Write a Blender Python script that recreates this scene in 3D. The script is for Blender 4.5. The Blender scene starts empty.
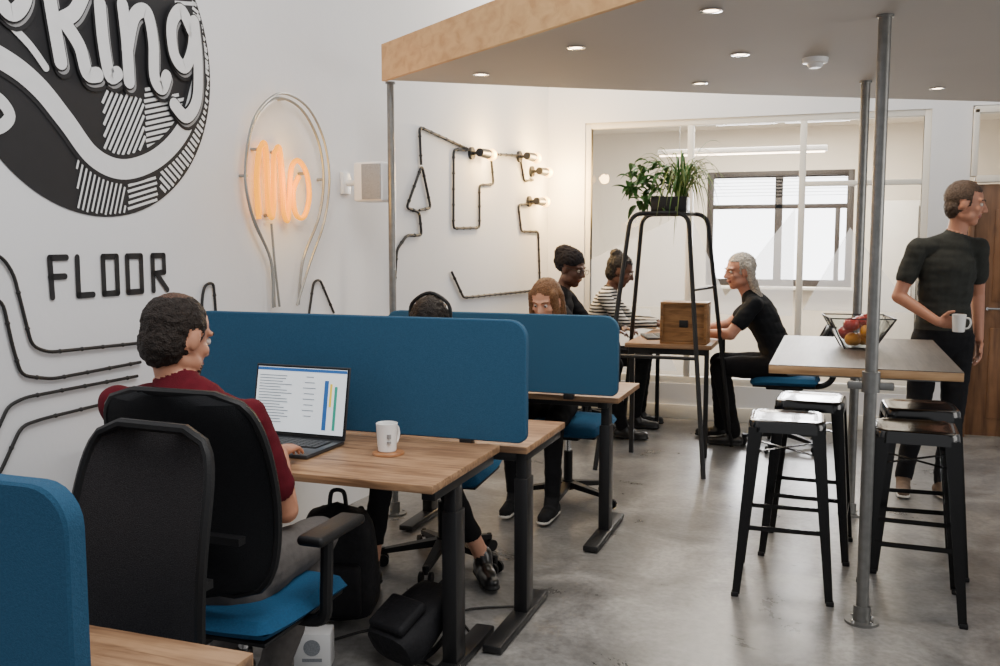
import bpy, bmesh, math, random
import numpy as np
from mathutils import Vector, Matrix, noise
random.seed(4)
V=Vector
C=bpy.context.scene.collection

# ------------------------------------------------------------------ materials
def lin(c):
    o=[]
    for x in c:
        x=x/255.0
        o.append(x/12.92 if x<=0.04045 else ((x+0.055)/1.055)**2.4)
    return o
MATS={}
def mk(name,rgb,rough=0.5,metal=0.0,var=0.08,scale=8.0,bump=0.0,bscale=60.0,emit=None,es=0.0,spec=0.5,coat=0.0,stretch=None):
    if name in MATS: return MATS[name]
    m=bpy.data.materials.new(name); m.use_nodes=True
    nt=m.node_tree; N=nt.nodes; L=nt.links
    b=N['Principled BSDF']
    c=lin(rgb)
    tc=N.new('ShaderNodeTexCoord'); mp=N.new('ShaderNodeMapping'); L.new(tc.outputs['Object'],mp.inputs[0])
    if stretch: mp.inputs['Scale'].default_value=stretch
    nz=N.new('ShaderNodeTexNoise'); nz.inputs['Scale'].default_value=scale; nz.inputs['Detail'].default_value=4
    L.new(mp.outputs[0],nz.inputs['Vector'])
    rp=N.new('ShaderNodeValToRGB')
    rp.color_ramp.elements[0].position=0.3; rp.color_ramp.elements[1].position=0.7
    rp.color_ramp.elements[0].color=[x*(1-var) for x in c]+[1]
    rp.color_ramp.elements[1].color=[min(1,x*(1+var)) for x in c]+[1]
    L.new(nz.outputs['Fac'],rp.inputs[0]); L.new(rp.outputs[0],b.inputs['Base Color'])
    b.inputs['Roughness'].default_value=rough; b.inputs['Metallic'].default_value=metal
    b.inputs['Specular IOR Level'].default_value=spec
    b.inputs['Coat Weight'].default_value=coat
    if bump>0:
        n2=N.new('ShaderNodeTexNoise'); n2.inputs['Scale'].default_value=bscale; n2.inputs['Detail'].default_value=3
        L.new(mp.outputs[0],n2.inputs['Vector'])
        bp=N.new('ShaderNodeBump'); bp.inputs['Strength'].default_value=bump; bp.inputs['Distance'].default_value=0.01
        L.new(n2.outputs['Fac'],bp.inputs['Height']); L.new(bp.outputs[0],b.inputs['Normal'])
    if emit:
        b.inputs['Emission Color'].default_value=lin(emit)+[1]; b.inputs['Emission Strength'].default_value=es
    MATS[name]=m; return m

def wood(name,dark,light,sc=(1.2,14,14),seed=0.0,rough=0.45,blotch=0.35):
    if name in MATS: return MATS[name]
    m=bpy.data.materials.new(name); m.use_nodes=True
    nt=m.node_tree; N=nt.nodes; L=nt.links; b=N['Principled BSDF']
    tc=N.new('ShaderNodeTexCoord'); mp=N.new('ShaderNodeMapping'); L.new(tc.outputs['Object'],mp.inputs[0])
    mp.inputs['Scale'].default_value=sc; mp.inputs['Location'].default_value=(seed,seed,seed)
    n1=N.new('ShaderNodeTexNoise'); n1.inputs['Scale'].default_value=2.2; n1.inputs['Detail'].default_value=8; n1.inputs['Distortion'].default_value=0.6
    L.new(mp.outputs[0],n1.inputs['Vector'])
    rp=N.new('ShaderNodeValToRGB'); e=rp.color_ramp.elements
    e[0].position=0.32; e[0].color=lin(dark)+[1]; e[1].position=0.62; e[1].color=lin(light)+[1]
    mid=rp.color_ramp.elements.new(0.47); mid.color=lin([(a*0.4+c*0.6) for a,c in zip(dark,light)])+[1]
    L.new(n1.outputs['Fac'],rp.inputs[0])
    n3=N.new('ShaderNodeTexNoise'); n3.inputs['Scale'].default_value=6.0; n3.inputs['Detail'].default_value=5
    L.new(tc.outputs['Object'],n3.inputs['Vector'])
    mx=N.new('ShaderNodeMix'); mx.data_type='RGBA'; mx.blend_type='MULTIPLY'; mx.inputs[0].default_value=blotch
    L.new(rp.outputs[0],mx.inputs[6])
    r2=N.new('ShaderNodeValToRGB'); r2.color_ramp.elements[0].position=0.35; r2.color_ramp.elements[1].position=0.6
    r2.color_ramp.elements[0].color=(0.55,0.45,0.36,1); r2.color_ramp.elements[1].color=(1,1,1,1)
    L.new(n3.outputs['Fac'],r2.inputs[0]); L.new(r2.outputs[0],mx.inputs[7])
    L.new(mx.outputs[2],b.inputs['Base Color'])
    bp=N.new('ShaderNodeBump'); bp.inputs['Strength'].default_value=0.15; bp.inputs['Distance'].default_value=0.004
    L.new(n1.outputs['Fac'],bp.inputs['Height']); L.new(bp.outputs[0],b.inputs['Normal'])
    b.inputs['Roughness'].default_value=rough
    MATS[name]=m; return m

def glassmat(name,tint=(1,1,1),rough=0.02,opac=0.0,white=(0.9,0.9,0.9)):
    m=bpy.data.materials.new(name); m.use_nodes=True; nt=m.node_tree; N=nt.nodes; L=nt.links
    N.remove(N['Principled BSDF']); out=N['Material Output']
    tr=N.new('ShaderNodeBsdfTransparent'); tr.inputs[0].default_value=(*tint,1)
    gl=N.new('ShaderNodeBsdfGlossy'); gl.inputs['Roughness'].default_value=rough
    fr=N.new('ShaderNodeFresnel'); fr.inputs[0].default_value=1.35
    mx=N.new('ShaderNodeMixShader'); L.new(fr.outputs[0],mx.inputs[0]); L.new(tr.outputs[0],mx.inputs[1]); L.new(gl.outputs[0],mx.inputs[2])
    if opac>0:
        df=N.new('ShaderNodeBsdfTranslucent'); df.inputs[0].default_value=(*white,1)
        d2=N.new('ShaderNodeBsdfDiffuse'); d2.inputs[0].default_value=(*white,1)
        ad=N.new('ShaderNodeMixShader'); L.new(df.outputs[0],ad.inputs[1]); L.new(d2.outputs[0],ad.inputs[2])
        m2=N.new('ShaderNodeMixShader'); m2.inputs[0].default_value=opac
        L.new(mx.outputs[0],m2.inputs[1]); L.new(ad.outputs[0],m2.inputs[2]); L.new(m2.outputs[0],out.inputs[0])
    else: L.new(mx.outputs[0],out.inputs[0])
    return m

def floor_mat():
    m=bpy.data.materials.new('polished_concrete'); m.use_nodes=True; nt=m.node_tree; N=nt.nodes; L=nt.links; b=N['Principled BSDF']
    tc=N.new('ShaderNodeTexCoord')
    a=N.new('ShaderNodeTexNoise'); a.inputs['Scale'].default_value=2.2; a.inputs['Detail'].default_value=11; a.inputs['Roughness'].default_value=0.72; a.inputs['Distortion'].default_value=0.5
    L.new(tc.outputs['Object'],a.inputs['Vector'])
    r=N.new('ShaderNodeValToRGB'); e=r.color_ramp.elements
    e[0].position=0.34; e[0].color=lin((80,79,78))+[1]; e[1].position=0.66; e[1].color=lin((150,149,147))+[1]
    k=r.color_ramp.elements.new(0.5); k.color=lin((117,116,115))+[1]
    L.new(a.outputs['Fac'],r.inputs[0])
    n2=N.new('ShaderNodeTexNoise'); n2.inputs['Scale'].default_value=38; n2.inputs['Detail'].default_value=6
    L.new(tc.outputs['Object'],n2.inputs['Vector'])
    r2=N.new('ShaderNodeValToRGB'); r2.color_ramp.elements[0].position=0.34; r2.color_ramp.elements[1].position=0.58
    r2.color_ramp.elements[0].color=(0.58,0.575,0.57,1); r2.color_ramp.elements[1].color=(1,1,1,1)
    L.new(n2.outputs['Fac'],r2.inputs[0])
    mx=N.new('ShaderNodeMix'); mx.data_type='RGBA'; mx.blend_type='MULTIPLY'; mx.inputs[0].default_value=0.6
    L.new(r.outputs[0],mx.inputs[6]); L.new(r2.outputs[0],mx.inputs[7]); L.new(mx.outputs[2],b.inputs['Base Color'])
    rr=N.new('ShaderNodeMapRange'); rr.inputs['To Min'].default_value=0.20; rr.inputs['To Max'].default_value=0.40
    L.new(a.outputs['Fac'],rr.inputs['Value']); L.new(rr.outputs[0],b.inputs['Roughness'])
    return m

def stripes(name,c1,c2,scale):
    m=bpy.data.materials.new(name); m.use_nodes=True; nt=m.node_tree; N=nt.nodes; L=nt.links; b=N['Principled BSDF']
    tc=N.new('ShaderNodeTexCoord'); w=N.new('ShaderNodeTexWave'); w.bands_direction='Z'; w.inputs['Scale'].default_value=scale; w.inputs['Distortion'].default_value=1.0
    L.new(tc.outputs['Object'],w.inputs['Vector'])
    r=N.new('ShaderNodeValToRGB'); r.color_ramp.interpolation='CONSTANT'; r.color_ramp.elements[0].color=lin(c1)+[1]; r.color_ramp.elements[1].color=lin(c2)+[1]; r.color_ramp.elements[1].position=0.5
    L.new(w.outputs['Fac'],r.inputs[0]); L.new(r.outputs[0],b.inputs['Base Color']); b.inputs['Roughness'].default_value=0.85
    return m

M_wall=mk('wall_paint',(224,225,228),0.75,var=0.02,scale=1.5,bump=0.08,bscale=25)
M_soffit=mk('soffit_paint',(180,174,167),0.8,var=0.02,scale=2)
M_floor=floor_mat()
M_blue=mk('blue_panel_fabric',(48,84,112),0.95,var=0.10,scale=220,bump=0.25,bscale=450,spec=0.12)
M_blueseat=mk('blue_seat_fabric',(38,80,114),0.9,var=0.12,scale=150,bump=0.3,bscale=400,spec=0.12)
M_blk=mk('black_powdercoat',(20,20,22),0.42,var=0.1)
M_blkplastic=mk('black_plastic',(17,17,19),0.5,var=0.1,bump=0.1,bscale=200,spec=0.35)
M_mesh=mk('chair_mesh_black',(21,22,25),0.9,var=0.3,scale=300,bump=0.5,bscale=500,spec=0.2)
M_meshg=mk('chair_mesh_charcoal',(48,46,48),0.9,var=0.35,scale=320,bump=0.5,bscale=500,spec=0.2)
M_gloss=mk('glossy_black_steel',(8,8,9),0.18,metal=0.0,var=0.1,spec=0.5,coat=0.35)
M_glossleg=mk('black_steel_legs',(8,8,9),0.22,metal=0.0,var=0.1,spec=0.35)
M_galv=mk('galvanised_steel',(130,130,128),0.38,metal=0.85,var=0.12,scale=30,bump=0.05)
M_chrome=mk('chrome',(200,200,200),0.15,metal=1.0,var=0.03)
M_desk=wood('rustic_oak',(116,86,62),(172,136,102),(2.0,22,22),blotch=0.5)
M_ply=wood('plywood_fascia',(186,142,92),(208,166,114),(1.0,9,9),seed=3,blotch=0.06,rough=0.6)
M_table=wood('grey_walnut_top',(66,59,54),(96,87,79),(22,1.6,22),seed=5,rough=0.42)
M_edgew=wood('ply_edge',(150,116,80),(186,150,110),(2,2,30),seed=8)
M_white=mk('white_gloss_plastic',(232,232,232),0.35,var=0.02)
M_frame=mk('white_frame_paint',(222,218,208),0.5,var=0.02)
M_cream=mk('back_room_paint',(226,218,204),0.8,var=0.02,scale=2)
M_ceramic=mk('white_ceramic',(238,238,236),0.2,var=0.02,coat=0.4)
M_inkb=mk('black_wall_paint',(22,22,26),0.7,var=0.12,scale=20)
M_inkw=mk('white_wall_paint',(220,221,223),0.7,var=0.03,scale=20)
M_inkg=mk('grey_wall_paint',(140,140,142),0.7,var=0.1,scale=20)
M_cable=mk('black_cable',(28,27,27),0.6)
M_neon=mk('neon_amber',(200,110,0),0.5,emit=(255,168,0),es=1.7,spec=0.1)
M_wire=mk('clear_neon_tube',(150,150,146),0.25,metal=0.3)
M_bulb=mk('warm_bulb_glass',(255,210,140),0.3,emit=(255,186,84),es=10.0)
M_down=mk('downlight_lens',(255,240,220),0.3,emit=(255,226,190),es=14.0)
M_dark=mk('window_frame_dark',(48,40,34),0.5,var=0.1)
M_brown=wood('brown_door_wood',(92,64,45),(134,97,68),(10,10,1.0),seed=2)
M_glass=glassmat('pane_glass')
M_frost=glassmat('frosted_film',opac=0.45)
M_bowl=glassmat('clear_glass_bowl',tint=(0.93,0.95,0.95),opac=0.03)
M_green=mk('leaf_green',(54,100,34),0.5,var=0.3,scale=12)
M_green2=mk('leaf_light_green',(116,134,66),0.5,var=0.3,scale=12)
M_silver=mk('laptop_dark_aluminium',(70,72,76),0.35,metal=0.6)
M_paper=mk('screen_page',(225,230,234),0.4,emit=(222,230,236),es=0.55)
M_txt=mk('screen_text',(120,126,134),0.5,emit=(150,158,166),es=0.3)
M_bar=mk('screen_toolbar',(40,90,150),0.5,emit=(40,100,170),es=0.4)
M_bary=mk('screen_yellow',(230,200,60),0.5,emit=(230,200,60),es=0.4)
M_barg=mk('screen_teal',(40,150,130),0.5,emit=(40,150,130),es=0.4)

# ------------------------------------------------------------------ mesh builder
class B:
    def __init__(s,name): s.n=name; s.v=[]; s.f=[]; s.m=[]; s.mats=[]; s.M=Matrix.Identity(4)
    def mi(s,mat):
        if mat not in s.mats: s.mats.append(mat)
        return s.mats.index(mat)
    def raw(s,vs,fs,mat):
        o=len(s.v); k=s.mi(mat)
        s.v+= [s.M@V(p) for p in vs]; s.f+=[[i+o for i in f] for f in fs]; s.m+=[k]*len(fs)
    def box(s,c,d,mat,bev=0.0,rot=None,seg=2):
        bm=bmesh.new(); bmesh.ops.create_cube(bm,size=1)
        for v in bm.verts: v.co=V((v.co.x*d[0],v.co.y*d[1],v.co.z*d[2]))
        if bev>0: bmesh.ops.bevel(bm,geom=bm.edges[:],offset=min(bev,min(d)*0.49),segments=seg,profile=0.5,affect='EDGES')
        R=(rot if rot is not None else Matrix.Identity(3))
        vs=[R@v.co+V(c) for v in bm.verts]; bm.verts.index_update(); fs=[[v.index for v in f.verts] for f in bm.faces]; bm.free()
        s.raw(vs,fs,mat)
    def bar(s,a,b,w,d,mat,side=None,bev=0.003,w2=None,d2=None):
        a=V(a);b=V(b); ax=(b-a); ln=ax.length; ax.normalize()
        sd=V(side) if side else (V((1,0,0)) if abs(ax.x)<0.9 else V((0,1,0)))
        sd=(sd-ax*sd.dot(ax)).normalized(); up=ax.cross(sd)
        w2=w2 or w; d2=d2 or d
        vs=[]
        for p,ww,dd in ((a,w,d),(b,w2,d2)):
            for i,j in ((-1,-1),(1,-1),(1,1),(-1,1)): vs.append(p+sd*i*ww/2+up*j*dd/2)
        s.raw(vs,[[0,3,2,1],[4,5,6,7],[0,1,5,4],[1,2,6,5],[2,3,7,6],[3,0,4,7]],mat)
    def cyl(s,a,b,r0,mat,r1=None,seg=20,cap=True):
        a=V(a);b=V(b); r1=r0 if r1 is None else r1
        ax=(b-a).normalized(); sd=ax.orthogonal().normalized(); up=ax.cross(sd)
        vs=[];fs=[]
        for p,r in ((a,r0),(b,r1)):
            for i in range(seg):
                t=2*math.pi*i/seg; vs.append(p+sd*math.cos(t)*r+up*math.sin(t)*r)
        for i in range(seg): j=(i+1)%seg; fs.append([i,j,seg+j,seg+i])
        if cap: fs.append(list(range(seg))[::-1]); fs.append([seg+i for i in range(seg)])
        s.raw(vs,fs,mat)
    def tube(s,pts,r,mat,seg=8,closed=False,smooth=True,sub=5):
        P=[V(p) for p in pts]
        if smooth: P=catmull(P,sub,closed)
        n=len(P); vs=[];fs=[]; prev=None
        for i,p in enumerate(P):
            a=P[i-1] if (i>0 or closed) else p; b=P[(i+1)%n] if (i<n-1 or closed) else p
            t=(b-a)
            if t.length<1e-9: t=V((0,0,1))
            t.normalize()
            if prev is None: sd=t.orthogonal().normalized()
            else:
                sd=prev-t*prev.dot(t)
                sd=sd.normalized() if sd.length>1e-6 else t.orthogonal().normalized()
            prev=sd; up=t.cross(sd)
            for k in range(seg):
                an=2*math.pi*k/seg; vs.append(p+sd*math.cos(an)*r+up*math.sin(an)*r)
        for i in range(n if closed else n-1):
            j=(i+1)%n
            for k in range(seg):
                l=(k+1)%seg; fs.append([i*seg+k,i*seg+l,j*seg+l,j*seg+k])
        if not closed: fs.append(list(range(seg))[::-1]); fs.append([(n-1)*seg+k for k in range(seg)])
        s.raw(vs,fs,mat)
    def lathe(s,prof,c,mat,seg=28,axis='z'):
        vs=[];fs=[];c=V(c)
        for r,z in prof:
            for k in range(seg):
                a=2*math.pi*k/seg; vs.append(c+V((r*math.cos(a),r*math.sin(a),z)))
        for i in range(len(prof)-1):
            for k in range(seg):
                l=(k+1)%seg; fs.append([i*seg+k,i*seg+l,(i+1)*seg+l,(i+1)*seg+k])
        s.raw(vs,fs,mat)
    def sph(s,c,r,mat,seg=16,sc=(1,1,1)):
        n=seg//2
        vs=[];fs=[];c=V(c)
        for i in range(n+1):
            p=math.pi*i/n
            for k in range(seg):
                a=2*math.pi*k/seg
                vs.append(c+V((r*sc[0]*math.sin(p)*math.cos(a),r*sc[1]*math.sin(p)*math.sin(a),-r*sc[2]*math.cos(p))))
        for i in range(n):
            for k in range(seg):
                l=(k+1)%seg; fs.append([i*seg+k,i*seg+l,(i+1)*seg+l,(i+1)*seg+k])
        s.raw(vs,fs,mat)
    def done(s,parent=None,sharp=35,merge=True):
        me=bpy.data.meshes.new(s.n); me.from_pydata([tuple(v) for v in s.v],[],s.f)
        for m in s.mats: me.materials.append(m)
        for p,k in zip(me.polygons,s.m): p.material_index=k
        bm=bmesh.new(); bm.from_mesh(me)
        if merge: bmesh.ops.remove_doubles(bm,verts=bm.verts,dist=1e-5)
        bmesh.ops.recalc_face_normals(bm,faces=bm.faces); bm.to_mesh(me); bm.free()
        for p in me.polygons: p.use_smooth=True
        me.set_sharp_from_angle(angle=math.radians(sharp))
        o=bpy.data.objects.new(s.n,me); C.objects.link(o)
        if parent: o.parent=parent
        return o
def catmull(P,sub,closed=False):
    out=[]; n=len(P)
    rng=n if closed else n-1
    for i in range(rng):
        if closed: p0,p1,p2,p3=P[i-1],P[i],P[(i+1)%n],P[(i+2)%n]
        else: p0=P[max(0,i-1)];p1=P[i];p2=P[i+1];p3=P[min(n-1,i+2)]
        for k in range(sub):
            t=k/sub
            out.append(0.5*((2*p1)+(p2-p0)*t+(2*p0-5*p1+4*p2-p3)*t*t+(-p0+3*p1-3*p2+p3)*t**3))
    if not closed: out.append(P[-1])
    return out
def rounded(pts,r=0.04,n=4):
    P=[V(p) for p in pts]; out=[P[0]]
    for a,p,c in zip(P,P[1:],P[2:]):
        ra=min(r,(a-p).length*0.45,(c-p).length*0.45)
        q0=p+(a-p).normalized()*ra; q1=p+(c-p).normalized()*ra
        for k in range(n+1):
            t=k/n; out.append(q0*(1-t)**2+p*2*t*(1-t)+q1*t*t)
    out.append(P[-1]); return out
def place(x,y,z=0,yaw=0): return Matrix.Translation((x,y,z))@Matrix.Rotation(math.radians(yaw),4,'Z')

# ------------------------------------------------------------------ room shell
def WX(Y): return -2.88+0.06*Y
def WP(Y,Z,off=0.0): return V((WX(Y)+off,Y-0.06*off,Z))
b=B('floor'); b.box((0.2,5.2,-0.05),(7.6,11.6,0.1),M_floor); b.done()
b=B('wall_left'); 
vs=[]
for Y in (-0.6,8.12):
    for off in (0,-0.15):
        for Z in (0,4.3): vs.append(WP(Y,Z,off))
b.raw(vs,[[0,1,5,4],[2,6,7,3],[0,2,3,1],[4,5,7,6],[1,3,7,5],[0,4,6,2]],M_wall); b.done()
b=B('wall_far')
def wbox(x0,x1,z0,z1,y0=8.0,y1=8.12,mat=M_wall): b.box(((x0+x1)/2,(y0+y1)/2,(z0+z1)/2),(x1-x0,y1-y0,z1-z0),mat)
wbox(-2.42,-2.07,0,4.3); wbox(-2.07,0.66,2.52,4.3); wbox(-2.07,0.66,0,0.30)
wbox(0.66,0.94,0,4.3); wbox(0.94,1.92,2.53,4.3); wbox(1.92,3.9,0,4.3)
b.done()
b=B('baseboard_far'); b.box((-0.70,7.99,0.06),(3.2,0.02,0.12),M_frame,0.004); b.done()
b=B('glass_partition')
def fr(x0,x1,z0,z1,t=0.07): b.box(((x0+x1)/2,8.05,(z0+z1)/2),(x1-x0,t,z1-z0),M_frame,0.004)
fr(-2.07,-2.02,0.30,2.52); fr(0.61,0.66,0.30,2.52); fr(-2.02,0.61,2.47,2.52); fr(-2.02,0.61,0.30,0.36)
fr(-1.195,-1.145,0.36,2.47); fr(-0.30,-0.25,0.36,2.47)
fr(-0.25,0.61,1.95,1.99)
b.box((-0.7,8.05,1.41),(2.62,0.008,2.1),M_glass)
def film(pts): b.raw([(x,8.04,z) for x,z in pts],[list(range(len(pts)))],M_frost)
film([(-2.02,1.35),(-1.2,1.75),(-1.2,0.95),(-2.02,0.95)]); film([(-2.0,0.4),(-2.0,0.93),(-1.5,0.93),(-1.25,0.4)])
film([(-1.14,1.68),(-0.86,1.05),(-0.32,1.78),(-0.32,0.9),(-1.14,0.9)]); film([(-0.24,0.95),(0.1,1.62),(0.6,0.95)])
b.done()
b=B('wall_back_room')
def w2(x0,x1,z0,z1): b.box(((x0+x1)/2,10.56,(z0+z1)/2),(x1-x0,0.12,z1-z0),M_cream)
w2(-3.2,-1.34,0,2.7); w2(0.16,2.4,0,2.7); w2(-1.34,0.16,0,1.03); w2(-1.34,0.16,2.25,2.7)
b.box((-3.14,9.3,1.35),(0.12,2.4,2.7),M_cream); b.box((2.34,9.3,1.35),(0.12,2.4,2.7),M_cream)
b.done()
b=B('ceiling_back_room'); b.box((-0.4,9.37,2.75),(5.6,2.5,0.1),M_cream); b.done()
b=B('window_1')
for x0,x1,z0,z1 in ((-1.34,-1.27,1.03,2.25),(0.09,0.16,1.03,2.25),(-1.28,0.10,2.18,2.25),(-1.28,0.10,1.03,1.10),(-0.63,-0.55,1.09,2.19),(-1.28,0.10,1.85,1.90),(-0.02,0.03,1.09,1.86)):
    b.box(((x0+x1)/2,10.53,(z0+z1)/2),(x1-x0,0.07,z1-z0),M_dark,0.004)
for i in range(7): b.box((-0.59,10.48,2.20-i*0.035),(1.36,0.03,0.004),M_dark)
b.box((-0.59,10.45,1.01),(1.6,0.16,0.03),M_frame,0.004)
b.done()
b=B('back_room_cabinet')
b.box((0.75,10.2,0.95),(0.75,0.5,1.9),M_frame,0.006); b.box((0.74,9.94,0.95),(0.006,0.012,1.8),M_blk)
for sx in (0.70,0.78): b.cyl((sx,9.93,0.95),(sx,9.93,1.10),0.008,M_chrome,seg=8)
b.done()
b=B('linear_pendant_light'); b.box((-0.85,8.9,2.33),(1.5,0.06,0.05),M_white,0.006); b.box((-0.85,8.9,2.300),(1.46,0.045,0.01),M_down)
b.cyl((-1.4,8.9,2.35),(-1.4,8.9,2.7),0.004,M_galv); b.cyl((-0.3,8.9,2.35),(-0.3,8.9,2.7),0.004,M_galv); b.done()
b=B('door_1')
b.box((1.43,8.04,0.975),(0.88,0.06,1.93),M_brown,0.004)
for z in (0.5,1.4): b.box((1.43,8.005,z),(0.6,0.012,0.7),M_brown,0.005)
b.box((0.965,8.02,2.25),(0.04,0.12,0.5),M_frame,0.004); b.box((0.965,8.02,0.98),(0.04,0.12,1.96),M_brown,0.004); b.box((1.895,8.02,1.25),(0.04,0.12,2.5),M_frame,0.004)
b.box((1.43,8.02,1.98),(0.90,0.12,0.05),M_frame,0.004); b.box((1.43,8.02,2.495),(0.96,0.12,0.05),M_frame,0.004)
b.box((1.43,8.05,2.24),(0.88,0.008,0.48),M_glass)
b.cyl((1.10,8.0,1.0),(1.10,7.95,1.0),0.012,M_chrome); b.cyl((1.10,7.95,1.0),(1.22,7.95,1.0),0.010,M_chrome)
b.done()
ZS=2.36
front=[(-2.26,4.58),(-0.68,3.38),(0.9,2.18),(2.2,1.2)]
plan=front+[(3.4,1.2),(3.4,7.95),(0.91+1.5,7.4),(0.91,6.54),(-0.53,5.72),(-1.54,5.08)]
b=B('ceiling'); n=len(plan)
vs=[(x,y,ZS) for x,y in plan]+[(x,y,ZS+0.18) for x,y in plan]
b.raw(vs,[list(range(n))]+[[n+i for i in range(n)]]+[[i,(i+1)%n,n+(i+1)%n,n+i] for i in range(n)],M_soffit); b.done()
b=B('trim_1')
d=(V((2.2,1.2,0))-V((-2.26,4.58,0))).normalized(); nrm=V((-d.y,d.x,0))*-1
a=V((-2.275,4.59,ZS+0.090)); e=V((2.2,1.2,ZS+0.090))
b.bar(a+nrm*0.014,e+nrm*0.014,0.024,0.19,M_ply,side=tuple(nrm)); b.done()
def downlight(x,y):
    b=B('recessed_downlight'); b.M=place(x,y,ZS)
    b.lathe([(0.042,0.0),(0.042,-0.005),(0.031,-0.006),(0.029,-0.002)],(0,0,0),M_chrome,24)
    b.cyl((0,0,-0.001),(0,0,-0.003),0.029,M_down); b.done()
DL=[(-1.10,4.08),(-1.73,4.57),(-0.44,4.48),(-0.46,3.60),(0.50,5.83),(-0.72,5.22)]
for p in DL: downlight(*p)
b=B('smoke_detector'); b.M=place(-0.12,4.70,ZS)
b.lathe([(0.0,-0.045),(0.025,-0.045),(0.034,-0.035),(0.036,-0.026),(0.055,-0.022),(0.058,-0.004),(0.058,0.0)],(0,0,0),M_white,28); b.done()
def pole(x,y,r=0.024,top=ZS-0.001):
    b=B('support_pole'); b.cyl((x,y,0.006),(x,y,top),r,M_galv,seg=24)
    b.cyl((x,y,0.0),(x,y,0.010),0.065,M_galv,seg=28); b.cyl((x,y,0.010),(x,y,0.07),r+0.009,M_galv,seg=24)
    for k in range(4):
        an=math.pi/4+k*math.pi/2; b.cyl((x+0.05*math.cos(an),y+0.05*math.sin(an),0.01),(x+0.05*math.cos(an),y+0.05*math.sin(an),0.018),0.007,M_chrome,seg=6)
    b.cyl((x,y,top-0.010),(x,y,top),r+0.008,M_galv,seg=28)
    return b
p=pole(0.145,3.90,0.0235); p.cyl((0.145,3.90,0.93),(0.145,3.90,1.01),0.034,M_galv); p.box((0.145,3.955,0.945),(0.10,0.10,0.014),M_galv,0.003)
for dx in (-0.075,0.075): p.cyl((0.145+dx,3.90,0.955),(0.145+dx,3.94,0.955),0.012,M_galv,seg=10)
p.box((0.145,3.90,0.955),(0.17,0.018,0.03),M_galv,0.004); p.done()
pole(0.12,5.46).done(); pole(-2.27,4.63,0.019).done()

# ------------------------------------------------------------------ desks & dividers
def desk(x0,x1,y0,y1,h,legx,footy,posty,name='sit_stand_desk'):
    b=B(name); t=0.028
    b.box(((x0+x1)/2,(y0+y1)/2,h-t/2),(x1-x0,y1-y0,t),M_desk,0.003)
    xl=x0+0.14
    for X in (legx,xl):
        b.box((X,(footy[0]+footy[1])/2,0.022),(0.075,footy[1]-footy[0],0.028),M_blk,0.006)
        b.box((X,posty,0.30),(0.055,0.085,0.56),M_blk,0.004)
        b.box((X,posty,0.55),(0.042,0.070,0.31),M_blk,0.003)
        b.box((X,(y0+y1)/2,h-t-0.018),(0.05,(y1-y0)*0.86,0.034),M_blk,0.003)
        for yy in (footy[0]+0.04,footy[1]-0.04): b.cyl((X,yy,0),(X,yy,0.012),0.018,M_blkplastic,seg=12)
    b.box(((legx+xl)/2,posty,h-t-0.022),(abs(legx-xl),0.06,0.038),M_blk,0.003)
    b.box((xl+0.4,y1-0.12,h-t-0.06),(0.5,0.12,0.05),M_blk,0.004)
    return b.done()
desk(-2.62,-1.20,2.72,3.37,0.73,-1.235,(2.66,3.30),2.98)
desk(-2.60,-1.11,3.43,3.98,0.715,-1.145,(3.12,3.72),3.50)
desk(-2.21,-0.99,4.53,5.06,0.74,-1.08,(4.34,4.95),4.66)
desk(-2.60,-1.03,0.975,1.48,0.73,-1.12,(0.95,1.5),1.2)
def divider(x0,x1,y,z0,z1,R=0.07,t=0.036):
    b=B('desk_divider_panel')
    out=[]
    for cx,cz,a0 in ((x1-R,z1-R,0),(x0+R,z1-R,90),(x0+R*0.5,z0+R*0.5,180),(x1-R*0.5,z0+R*0.5,270)):
        r=R if a0<180 else R*0.5
        for k in range(7):
            a=math.radians(a0+15*k); out.append((cx+r*math.cos(a),cz+r*math.sin(a)))
    n=len(out)
    def ring(yy,s): 
        cx=(x0+x1)/2; cz=(z0+z1)/2
        return [(cx+(x-cx)*(1-s*2/(x1-x0)),yy,cz+(z-cz)*(1-s*2/(z1-z0))) for x,z in out]
    rs=[ring(y-t/2,0.004),ring(y-t/2+0.004,0),ring(y+t/2-0.004,0),ring(y+t/2,0.004)]
    vs=sum(rs,[]); fs=[list(range(n)),[3*n+i for i in range(n)][::-1]]
    for k in range(3):
        for i in range(n): j=(i+1)%n; fs.append([k*n+i,k*n+j,(k+1)*n+j,(k+1)*n+i])
    b.raw(vs,fs,M_blue)
    for xx in (x0+0.25,x1-0.25):
        b.box((xx,y,z0-0.012),(0.05,t+0.006,0.03),M_blk,0.003)
    o=b.done(); return o
divider(-2.62,-1.10,3.402,0.738,1.215)
divider(-2.24,-0.985,4.50,0.755,1.15)
divider(-2.60,-0.93,0.95,0.70,1.20,R=0.06)

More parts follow.
